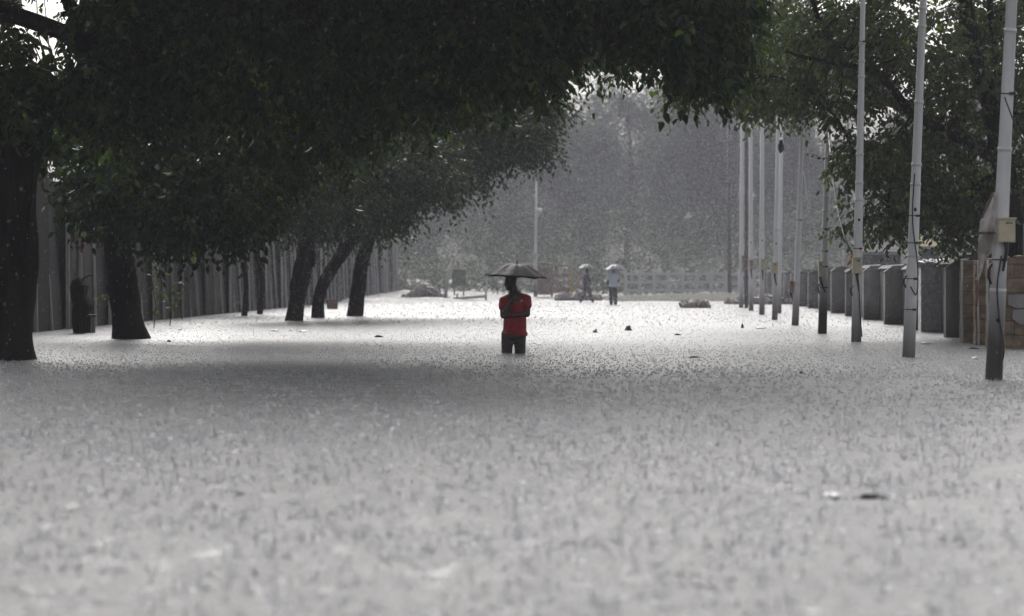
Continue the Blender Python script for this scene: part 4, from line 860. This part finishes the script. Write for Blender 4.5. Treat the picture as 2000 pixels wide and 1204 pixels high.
def far_person(px, py, label, shirt, trous, stride, facing, umb, ub_r, ulab, voxel=.014, coat=False):
    g = G(px, py); d = g.y; root = empty('person', g, label, 'person')
    b = MB(); c, s_ = math.cos(facing), math.sin(facing)
    def R3(v): return Vector((v[0] * c - v[1] * s_, v[0] * s_ + v[1] * c, v[2]))
    hz = .72; L = [((-.09, 0), -stride), ((.09, 0), stride)]
    for (hx, hy), st in L:
        chain(b, [(R3((hx, hy, hz)), .085), (R3((hx * 1.05, st * .45 + .02, hz - .38)), .058), (R3((hx * 1.1, st, .0)), .04), (R3((hx * 1.1, st, -.10)), .04)]); cap(b, R3((hx * 1.1, st, -.08)), R3((hx * 1.2, st + .14, -.1)), .035, .03)
    cap(b, R3((-.05, 0, .74)), R3((.05, 0, .74)), .11, .11); cap(b, R3((0, 0, .75)), R3((0, .01, 1.12)), .125, .15, (1, .75)); cap(b, R3((-.14, 0, 1.22)), R3((.14, 0, 1.22)), .06, .06)
    chain(b, [(R3((0, .0, 1.22)), .06), (R3((0, .02, 1.33)), .052)]); ell(b, R3((0, .03, 1.42)), (.076, .09, .11)); ell(b, R3((0, .12, 1.40)), (.013, .014, .018))
    for sx in (-1, 1): ell(b, R3((sx * .077, .03, 1.41)), (.012, .016, .028))
    sh_l, el_l = R3((-.18, 0, 1.2)), R3((-.24, -.02, .93)); wr_l = R3((-.22, .1, .70))
    chain(b, [(sh_l, .055), (el_l, .043), (wr_l, .028)]); hand(b, wr_l, R3((0, .2, -1)), .6, R3((1, 0, 0)), 1.0)
    sh_r, el_r = R3((.18, 0, 1.2)), R3((.22, .08, .96)); wr_r = R3((.08, .26, 1.12))
    chain(b, [(sh_r, .055), (el_r, .043), (wr_r, .028)]); hand(b, wr_r, R3((-.2, .2, 1)), 1.1, R3((-1, 0, 0)), 1.0)
    part('body', b, M['skin'], root, .009, 3)
    h = MB(); ell(h, R3((0, .015, 1.45)), (.083, .093, .095)); part('hair', h, M['hair'], root, .012, 1)
    t = MB(); lo = .62 if coat else .70
    cap(t, R3((-.05, 0, lo + .06)), R3((.05, 0, lo + .06)), .145, .145, (1, .9)); cap(t, R3((0, 0, .78)), R3((0, 0, 1.12)), .16, .175, (1, .78)); cap(t, R3((-.15, 0, 1.2)), R3((.15, 0, 1.2)), .075, .075)
    chain(t, [(sh_l, .075), (sh_l.lerp(el_l, .8 if coat else .6), .065)]); chain(t, [(sh_r, .075), (sh_r.lerp(el_r, .8 if coat else .6), .065)])
    part('shirt', t, shirt, root, voxel, 3)
    t = MB(); cap(t, R3((-.05, 0, .72)), R3((.05, 0, .72)), .125, .125)
    for (hx, hy), st in L: chain(t, [(R3((hx, 0, .7)), .105), (R3((hx * 1.05, st * .45 + .02, hz - .38)), .085), (R3((hx * 1.1, st * .9, .08)), .075)])
    part('trousers', t, trous, root, voxel, 3)
    u = g + R3((.05, .28, 0)) + Vector((0, 0, 1.15)); hub = g + Vector((umb[0], umb[1], umb[2]))
    umbrella('umbrella', ulab, hub, ub_r, ub_r * .5, u, M['nylonblue'], rot=.2)
far_person(1146, 591, 'hazy figure in dark blue clothes, left one of the two distant people', M['navy'], M['grey_tr'], .27, -1.2, (-.02, .1, 1.70), .40, 'dark blue umbrella over the distant figure in dark clothes', coat=True)
far_person(1198, 596, 'hazy figure in pale blue shirt and dark trousers, right one of the distant people', M['pblue'], M['trouser'], .07, .12, (.06, .1, 1.62), .46, 'wider wet umbrella over the distant figure in the pale blue shirt')

# ------------------------------------------------------------------ floating things and stones
def stone(px, py, w, h, seed, lab, mat=M['rock']):
    g = G(px, py); s = g.y / F; m = MB(); m.blob(g, (w * s / 2, w * s / 2, h * s), seed=seed, sub=2, rough=.7); thing(m.build('stone', mat, origin=g, smooth=False), lab, 'stone', 'stones poking out of the water')
stone(1227, 646, 15, 10, 3, 'largest dark pointed stone sticking out of the water right of the man in red')
stone(1163, 650, 9, 6, 5, 'smaller dark stone left of the pointed one')
stone(1450, 641, 6, 8, 8, 'small dark upright stone in the bright water before the far poles')
stone(1565, 730, 7, 5, 12, 'tiny dark stone alone in the rippled water left of the second pole')
def floater(px, py, w, t, seed, lab, mat, name='floating_debris', cat='debris', lift=.6):
    g = G(px, py); s = g.y / F; m = MB(); w = w * s / 2
    pts = [g + Vector((-w, .05, .0)), g + Vector((-w * .4, 0, t * lift)), g + Vector((w * .3, .03, t * .5)), g + Vector((w, -.04, 0))]
    m.tube([Vector(p) for p in pts], [t * .35, t, t * .9, t * .2], 8, wob=.5, seed=seed); thing(m.build(name, mat, origin=g), lab, cat)
floater(1704, 977, 72, .022, 1, 'dark stick floating in the foreground at lower right', M['rock'])
floater(740, 659, 19, .025, 2, 'short dark stick floating in front of the farther left trees', M['rock'])
floater(1324, 655, 14, .02, 3, 'thin dark stick floating between the man in red and the poles', M['rock'])
floater(1902, 682, 22, .02, 4, 'thin brown stick floating before the brown block wall', M['rock'])
floater(1357, 699, 26, .014, 5, 'faint thin twig floating right of the man in red', M['rock'])
floater(330, 668, 9, .02, 6, 'small dark twig floating right of the second tree trunk', M['rock'])
def scrap(px, py, w, dep, seed, lab, hh=.03):
    g = G(px, py); s = g.y / F; r = random.Random(seed); w = w * s / 2; n = 8
    m = MB(); V = []; fs = []
    for i in range(n):
        for j in range(4):
            u, v = i / (n - 1) * 2 - 1, j / 3 * 2 - 1; V.append(g + Vector((u * w * (1 - .3 * abs(v)), v * dep, .012 + hh * max(0, noise.noise(Vector((u * 2 + seed, v * 2, 0))) + .3))))
    for i in range(n - 1):
        for j in range(3): a = i * 4 + j; fs.append((a, a + 4, a + 5, a + 1))
    m.add(V, fs); o = m.build('plastic_scrap', M['litter'], origin=g); o.modifiers.new('s', 'SOLIDIFY').thickness = .004; thing(o, lab, 'litter', 'white plastic scraps floating on the flood')
scrap(1625, 973, 30, .10, 1, 'white plastic scrap floating left of the foreground stick', .02)
scrap(1812, 672, 28, .25, 2, 'long white plastic scrap floating between the second pole and the brown wall')
scrap(1904, 702, 9, .12, 3, 'small white scrap floating left of the nearest pole')
scrap(536, 647, 14, .35, 4, 'white scrap farthest left among the litter in front of the left trees')
scrap(568, 646, 8, .3, 5, 'small white scrap in the middle of the litter in front of the left trees')
scrap(592, 649, 16, .35, 6, 'white scrap farthest right among the litter in front of the left trees')
scrap(1486, 642, 20, .4, 7, 'white scrap floating in the bright water before the far poles')
scrap(352, 645, 8, .3, 8, 'white scrap close to the fence right of the second tree trunk')

# ------------------------------------------------------------------ ground, road, water
def axis_grid(stops):
    """stops: [(pos, step), ...] -> graded coordinates"""
    out = [stops[0][0]]
    for (p0, s0), (p1, s1) in zip(stops[:-1], stops[1:]):
        x = p0
        while x < p1 - 1e-6:
            t = (x - p0) / (p1 - p0); x += s0 * (1 - t) + s1 * t; out.append(min(x, p1))
    return np.array(out)
def grid_mesh(name, xs, ys, Z):
    X, Y = np.meshgrid(xs, ys); V = np.stack([X, Y, Z(X, Y)], 2).reshape(-1, 3); nx, ny = len(xs), len(ys)
    i = (np.arange(ny - 1)[:, None] * nx + np.arange(nx - 1)[None, :]).ravel()
    return np_mesh(name, V, np.stack([i, i + 1, i + nx + 1, i + nx], 1)), X, Y
def gz(X, Y):
    z = np.interp(Y, [0, 90, 112, 132, 165, 400, 3000], [-.7, -.62, -.35, -.04, .12, .3, .5])
    side = np.clip((np.abs(X - .04 * Y - 1.0) - 7.5) / 3, 0, 1)     # verges a little higher beyond the kerb line
    return z + side * np.interp(Y, [0, 100, 130, 3000], [.1, .2, .18, .2]) + .035 * np.sin(X * .7 + Y * .13) * np.sin(Y * .21 + 1) + .02 * np.sin(X * 1.9 + Y * .6)
gm, _, _ = grid_mesh('ground', axis_grid([(-1500, 300), (-20, 1), (25, 1), (1500, 300)]), axis_grid([(-200, 60), (0, 2), (200, 2), (3000, 500)]), gz)
def ground_mat():
    m, nt, out = newmat('wet_road_mud'); L = nt.links.new; b = N(nt, 'ShaderNodeBsdfPrincipled')
    tc = N(nt, 'ShaderNodeTexCoord'); n1 = N(nt, 'ShaderNodeTexNoise', Scale=.35, Detail=8.0); L(tc.outputs['Object'], n1.inputs['Vector'])
    r = N(nt, 'ShaderNodeValToRGB'); e = r.color_ramp.elements; e[0].position = .38; e[0].color = (.085, .08, .075, 1); e[1].position = .62; e[1].color = (.13, .127, .12, 1); L(n1.outputs['Fac'], r.inputs[0]); L(r.outputs[0], b.inputs['Base Color'])
    rr = N(nt, 'ShaderNodeMapRange'); L(n1.outputs['Fac'], rr.inputs['Value']); rr.inputs['From Min'].default_value = .35; rr.inputs['From Max'].default_value = .65; rr.inputs['To Min'].default_value = .42; rr.inputs['To Max'].default_value = .75; L(rr.outputs[0], b.inputs['Roughness'])
    n2 = N(nt, 'ShaderNodeTexNoise', Scale=8.0, Detail=8.0); L(tc.outputs['Object'], n2.inputs['Vector']); bp = N(nt, 'ShaderNodeBump', Strength=.6, Distance=.05); L(n2.outputs['Fac'], bp.inputs['Height']); L(bp.outputs[0], b.inputs['Normal']); L(b.outputs[0], out.inputs['Surface']); return m
o = link('ground', gm, ground_mat()); o['kind'] = 'structure'
# grassy verge in front of the far rail fence
vm, _, _ = grid_mesh('grass_verge', np.linspace(4.6, 15, 40), np.linspace(133, 158, 30), lambda X, Y: gz(X, Y) + .05 + .22 * np.clip(1 - np.abs((Y - 145) / 12), 0, 1) * np.clip((X - 5.5) / 3, 0, 1) + .03 * np.sin(X * 5) * np.sin(Y * 3))
o = link('grass_verge', vm, M['verge']); thing(o, 'low muddy grass verge before the far rail fence', 'verge', kind='stuff')

WAVES = []
rw = np.random.default_rng(3)
for k in range(46):
    lam = .11 * (1.095 ** k) * .8; th = rw.uniform(0, 2 * PI)
    WAVES.append((2 * PI / lam * math.cos(th), 2 * PI / lam * math.sin(th), rw.uniform(0, 6.28), lam))
def water_z(X, Y, dx):
    Z = np.zeros_like(X)
    for kx, ky, ph, lam in WAVES:
        a = .0024 * lam / (1 + (lam / .35) ** 1.6)
        fade = np.clip((lam / dx - 2.5) / 2.5, 0, 1); Z += a * fade * np.sin(kx * X + ky * Y + ph)
    return Z
xs = axis_grid([(-400, 80), (-12, 1.0), (-4.5, .04), (4.5, .04), (14, 1.0), (400, 80)])
ys = axis_grid([(-60, 10), (5, .04), (26, .045), (60, .22), (150, 1.2), (171, 2)])
DX = np.gradient(xs)[None, :]; DY = np.gradient(ys)[:, None]
DD = np.maximum(DX + 0 * DY, DY + 0 * DX)
def Zf(X, Y):
    Z = water_z(X, Y, DD)
    # rings thrown up by single drops
    r = np.random.default_rng(9); n = 9000
    cx = r.uniform(-4.4, 4.4, n); cy = r.uniform(7, 30, n); R = r.uniform(.03, .14, n)
    ix = np.searchsorted(xs, cx); iy = np.searchsorted(ys, cy)
    for a, b_, rad, i, j in zip(cx, cy, R, ix, iy):
        if abs(a) > .20 * b_ + .4: continue
        sl = (slice(max(0, j - 7), j + 7), slice(max(0, i - 7), i + 7)); q = np.hypot(X[sl] - a, Y[sl] - b_)
        Z[sl] += .0048 * np.exp(-((q - rad) / .030) ** 2) - .005 * np.exp(-(q / .028) ** 2) * (rad < .08)
    for ox, oy, am in [(MAN.x - .11, MAN.y, 1), (MAN.x + .07, MAN.y, 1), (G(1941, 742).x, G(1941, 742).y, .6), (G(1774, 698).x, G(1774, 698).y, .5), (G(252, 662).x, G(252, 662).y, .7), (G(20, 703).x, G(20, 703).y, .7)]:
        q = np.hypot(X - ox, Y - oy); Z += am * .007 * np.sin(q * 2 * PI / .23) * np.exp(-q / .38)
    q = np.abs(Y - MAN.y + .12 + .02 * np.sin(X * 3)); Z += .012 * np.exp(-(q / .07) ** 2) * np.exp(-((X - MAN.x) / .55) ** 2)
    return Z
wm_, _, _ = grid_mesh('water', xs, ys, Zf)
def water_mat():
    m, nt, out = newmat('flood_water'); L = nt.links.new; b = N(nt, 'ShaderNodeBsdfPrincipled'); b.inputs['IOR'].default_value = 1.33
    tc = N(nt, 'ShaderNodeTexCoord')
    big = N(nt, 'ShaderNodeTexNoise', Scale=.22, Detail=4.0); mp = N(nt, 'ShaderNodeMapping'); mp.inputs['Scale'].default_value = (.5, 1.0, 1); L(tc.outputs['Object'], mp.inputs['Vector']); L(mp.outputs[0], big.inputs['Vector'])
    r = N(nt, 'ShaderNodeValToRGB'); e = r.color_ramp.elements; e[0].position = .35; e[0].color = (*WC1, 1); e[1].position = .7; e[1].color = (*WC2, 1); L(big.outputs['Fac'], r.inputs[0])
    # churned specks where drops have just struck
    vo = N(nt, 'ShaderNodeTexVoronoi', Scale=14.0); L(tc.outputs['Object'], vo.inputs['Vector'])
    sp = N(nt, 'ShaderNodeMapRange'); L(vo.outputs['Distance'], sp.inputs['Value']); sp.inputs['From Min'].default_value = .10; sp.inputs['From Max'].default_value = .32; sp.inputs['To Min'].default_value = 1; sp.inputs['To Max'].default_value = 0
    n3 = N(nt, 'ShaderNodeTexNoise', Scale=4.0, Detail=3.0); L(tc.outputs['Object'], n3.inputs['Vector'])
    n3r = N(nt, 'ShaderNodeMapRange'); L(n3.outputs['Fac'], n3r.inputs['Value']); n3r.inputs['From Min'].default_value = .42; n3r.inputs['From Max'].default_value = .6
    mu = N(nt, 'ShaderNodeMath', operation='MULTIPLY'); L(sp.outputs[0], mu.inputs[0]); L(n3r.outputs[0], mu.inputs[1])
    mx = N(nt, 'ShaderNodeMix', data_type='RGBA'); L(mu.outputs[0], mx.inputs['Factor']); L(r.outputs[0], mx.inputs[6]); mx.inputs[7].default_value = (*FOAM, 1)
    L(mx.outputs[2], b.inputs['Base Color'])
    b.inputs['Roughness'].default_value = WROUGH
    f1 = N(nt, 'ShaderNodeTexNoise', Scale=20.0, Detail=6.0, Roughness=.7); L(tc.outputs['Object'], f1.inputs['Vector'])
    f2 = N(nt, 'ShaderNodeMath', operation='MULTIPLY_ADD'); L(mu.outputs[0], f2.inputs[0]); f2.inputs[1].default_value = .7; L(f1.outputs['Fac'], f2.inputs[2])
    bp = N(nt, 'ShaderNodeBump', Strength=WBUMP, Distance=.02); L(f2.outputs[0], bp.inputs['Height']); L(bp.outputs[0], b.inputs['Normal'])
    L(b.outputs[0], out.inputs['Surface']); return m
WC1, WC2, FOAM, WROUGH, WBUMP = (.15, .147, .152), (.19, .187, .192), (.36, .357, .37), .28, 1.0
o = link('water', wm_, water_mat()); o['kind'] = 'structure'

# rain splashes on the surface: crowns, jets and thrown droplets, one uncountable mass
def splash_template(kind):
    m = MB()
    if kind == 0:       # crown
        n = 8; V = []; fs = []
        for j in range(n): a = 2 * PI * j / n; V += [(.016 * math.cos(a), .016 * math.sin(a), -.004), (.026 * math.cos(a), .026 * math.sin(a), .016 + .016 * (j % 2))]
        for j in range(n): a = 2 * j; b_ = 2 * ((j + 1) % n); fs.append((a, b_, b_ + 1, a + 1))
        m.add(V, fs)
        for j in range(3): a = j * 2.2; m.blob((.034 * math.cos(a), .034 * math.sin(a), .038 + .01 * j), .0042, sub=0, rough=0)
    elif kind == 1:     # jet with a bead on top
        m.tube([(0, 0, -.005), (0, 0, .006), (.001, 0, .022), (.001, 0, .038), (.0, 0, .043), (0, 0, .050)], [.016, .008, .0045, .004, .008, .003], 6)
        m.blob((.004, .002, .062), .005, sub=0, rough=0)
    else:               # low dome
        m.tube([(0, 0, -.004), (0, 0, .006), (0, 0, .012), (0, 0, .016)], [.022, .019, .012, .004], 7)
    tris = []
    for f in m.f:
        for k in range(1, len(f) - 1): tris.append((f[0], f[k], f[k + 1]))
    return np.array([v[:] for v in m.v]), np.array(tris)
def scatter(templates, C, S, rot, which):
    Vs, Fs, off = [], [], 0
    for k, (tv, tf) in enumerate(templates):
        idx = np.where(which == k)[0]; n = len(idx)
        if not n: continue
        c, s_ = np.cos(rot[idx])[:, None], np.sin(rot[idx])[:, None]
        x = tv[None, :, 0] * c - tv[None, :, 1] * s_; y = tv[None, :, 0] * s_ + tv[None, :, 1] * c; z = np.repeat(tv[None, :, 2], n, 0)
        V = np.stack([x * S[idx, 0:1], y * S[idx, 0:1], z * S[idx, 1:2]], 2) + C[idx][:, None, :]
        Fs.append((tf[None] + (np.arange(n) * len(tv))[:, None, None] + off).reshape(-1, 3)); Vs.append(V.reshape(-1, 3)); off += n * len(tv)
    return np.concatenate(Vs), np.concatenate(Fs)
rs = np.random.default_rng(21)
def sample_wedge(n, d0, d1, margin=1.35, pw=1.0):
    u = rs.random(n); d = (d0 ** (pw + 1) + u * (d1 ** (pw + 1) - d0 ** (pw + 1))) ** (1 / (pw + 1)); x = rs.uniform(-.18, .18, n) * d * margin + rs.uniform(-1.6, 1.6, n); return x, d
x1, y1 = sample_wedge(175000, 7.5, 64, 1.25); kp = rs.random(len(y1)) < np.interp(y1, [22, 46], [1, .38]); x1, y1 = x1[kp], y1[kp]; x2, y2 = x1[:0], y1[:0]; x3, y3 = sample_wedge(16000, 64, 128, 1.05)
X = np.concatenate([x1, x2, x3]); Y = np.concatenate([y1, y2, y3]); n = len(X)
sc_ = np.concatenate([rs.uniform(.5, 1.35, len(x1)) * np.interp(y1, [20, 46], [.60, .24]), rs.uniform(.2, .5, len(x2)), rs.uniform(.35, .8, len(x3))])
ok = (X > -9.3 + (Y - 50) * .024) & (X < 7.4 + np.clip(Y - 45, 0, 99) * .0553)
C = np.stack([X, Y, np.zeros(n)], 1)[ok]; S = np.stack([sc_, sc_ * rs.uniform(.6, 1.3, n)], 1)[ok]
V, Fc = scatter([splash_template(0), splash_template(1), splash_template(2)], C, S, rs.uniform(0, 6.28, len(C)), rs.choice(3, len(C), p=[.35, .30, .35]))
def drop_mat(name, base, rough, trans, thru=.3, vary=.4):
    m, nt, out = newmat(name); b = N(nt, 'ShaderNodeBsdfPrincipled', Roughness=rough); b.inputs['IOR'].default_value = 1.33; b.inputs['Transmission Weight'].default_value = trans
    b.inputs['Base Color'].default_value = (*base, 1)
    t = N(nt, 'ShaderNodeBsdfTranslucent', Color=(*[min(.95, v * 1.15) for v in base], 1)); mx = N(nt, 'ShaderNodeMixShader'); ge = N(nt, 'ShaderNodeNewGeometry'); mr = N(nt, 'ShaderNodeMapRange'); mr.inputs['To Min'].default_value = max(0, thru - vary); mr.inputs['To Max'].default_value = min(1, thru + vary); nt.links.new(ge.outputs['Random Per Island'], mr.inputs['Value']); nt.links.new(mr.outputs[0], mx.inputs[0]); nt.links.new(b.outputs[0], mx.inputs[1]); nt.links.new(t.outputs[0], mx.inputs[2]); nt.links.new(mx.outputs[0], out.inputs['Surface']); return m
o = link('rain_splashes', np_mesh('rain_splashes', V, Fc), drop_mat('splash_water', (.60, .60, .62), .3, .3, .44, .24)); thing(o, 'countless small splashes and droplets kicked up by the rain all over the flood water', 'splashes', kind='stuff')
# falling drops; the far layers are oversized and packed to stand in for haze
m = MB(); m.blob((0, 0, 0), (.0032, .0032, .010), sub=1, rough=0); tv = np.array([v[:] for v in m.v]); tf = np.array(m.f)
def rain_layer(n, d0, d1, lo, hi, top):
    d = (d0 ** 2 + rs.random(n) * (d1 ** 2 - d0 ** 2)) ** .5; xx = rs.uniform(-.2, .2, n) * d; zz = rs.uniform(.02, 1, n) ** 1.15 * np.minimum(top, H + .102 * d)
    q = rs.uniform(lo, hi, n); return np.stack([xx, d, zz], 1), np.stack([q, q * rs.uniform(.9, 1.5, n)], 1)
R_ = [rain_layer(6000, 16, 55, .35, .95, 9), rain_layer(70000, 58, 88, .6, 1.2, 9), rain_layer(720000, 88, 150, 0.9, 1.7, 14), rain_layer(240000, 150, 200, 1.3, 2.3, 20)]
C = np.concatenate([r[0] for r in R_]); S = np.concatenate([r[1] for r in R_]); n = len(C)
tv = np.array([(.0032, 0, 0), (-.0016, .0028, 0), (-.0016, -.0028, 0), (0, 0, .011), (0, 0, -.009)]); tf = np.array([(0, 1, 3), (1, 2, 3), (2, 0, 3), (1, 0, 4), (2, 1, 4), (0, 2, 4)])
V, Fc = scatter([(tv, tf)], C, S, rs.uniform(0, 6.28, n), np.zeros(n, int))
o = link('rain', np_mesh('rain', V, Fc), drop_mat('rain_water', (.70, .70, .75), .3, 0, .45, .12), smooth=False); thing(o, 'falling raindrops filling the air over the flooded road, massed far away as a haze veil', 'rain', kind='stuff')

# ------------------------------------------------------------------ haze
DENS = .0008
m = MB(); x0, x1, yy0, yy1, z0, z1 = -70, 90, -30, 345, -1.9, 29
m.box(((x0 + x1) / 2, (yy0 + yy1) / 2, (z0 + z1) / 2), (x1 - x0, yy1 - yy0, z1 - z0))
hm, nt, out = newmat('rain_haze'); pv = N(nt, 'ShaderNodeVolumePrincipled'); pv.inputs['Color'].default_value = (.76, .76, .83, 1); pv.inputs['Density'].default_value = DENS; pv.inputs['Anisotropy'].default_value = 0.0
nt.links.new(pv.outputs[0], out.inputs['Volume'])
o = m.build('haze', hm, smooth=False); thing(o, 'pale rain haze thickening towards the far trees', 'haze', kind='stuff')

# ------------------------------------------------------------------ light, world, camera
EL_, AZ = math.radians(40), math.radians(-10)     # sun high, ahead of the camera and a little to the left
w = bpy.data.worlds.new('World'); SC.world = w; w.use_nodes = True; nt = w.node_tree; nt.nodes.clear()
sky = nt.nodes.new('ShaderNodeTexSky'); sky.sky_type = 'NISHITA'; sky.sun_disc = False; sky.sun_elevation = EL_; sky.sun_rotation = AZ; sky.air_density = 1.0; sky.dust_density = 6.0; sky.ozone_density = 1.0
hs = nt.nodes.new('ShaderNodeHueSaturation'); hs.inputs['Saturation'].default_value = .2
bg = nt.nodes.new('ShaderNodeBackground'); bg.inputs['Strength'].default_value = .15; wo = nt.nodes.new('ShaderNodeOutputWorld')
nt.links.new(sky.outputs[0], hs.inputs['Color']); nt.links.new(hs.outputs[0], bg.inputs['Color']); nt.links.new(bg.outputs[0], wo.inputs['Surface'])
sd = bpy.data.lights.new('sun', 'SUN'); sd.energy = 1.5; sd.angle = math.radians(40); sd.color = (1, .98, .96)
so = bpy.data.objects.new('sun', sd); COL.objects.link(so)
to_sun = Vector((math.sin(AZ) * math.cos(EL_), math.cos(AZ) * math.cos(EL_), math.sin(EL_)))
so.rotation_euler = (-to_sun).to_track_quat('-Z', 'Y').to_euler(); so.location = (0, 60, 30)

cd = bpy.data.cameras.new('camera'); cd.lens = 100; cd.sensor_width = 36; cd.shift_y = -(602 - HY) / 2000; cd.clip_end = 8000; cd.clip_start = .1
cd.dof.use_dof = True; cd.dof.focus_distance = 41; cd.dof.aperture_fstop = 2.6
co = bpy.data.objects.new('camera', cd); COL.objects.link(co); co.location = (0, 0, H); co.rotation_euler = (PI / 2, 0, 0); SC.camera = co
SC.view_settings.view_transform = 'Standard'; SC.view_settings.look = 'None'; SC.view_settings.exposure = 0.15; SC.view_settings.gamma = 1
cy = SC.cycles; cy.max_bounces = 6; cy.diffuse_bounces = 2; cy.glossy_bounces = 3; cy.transmission_bounces = 4; cy.volume_bounces = 1; cy.transparent_max_bounces = 6
cy.caustics_reflective = False; cy.caustics_refractive = False; cy.sample_clamp_indirect = 4
cy.use_denoising = True
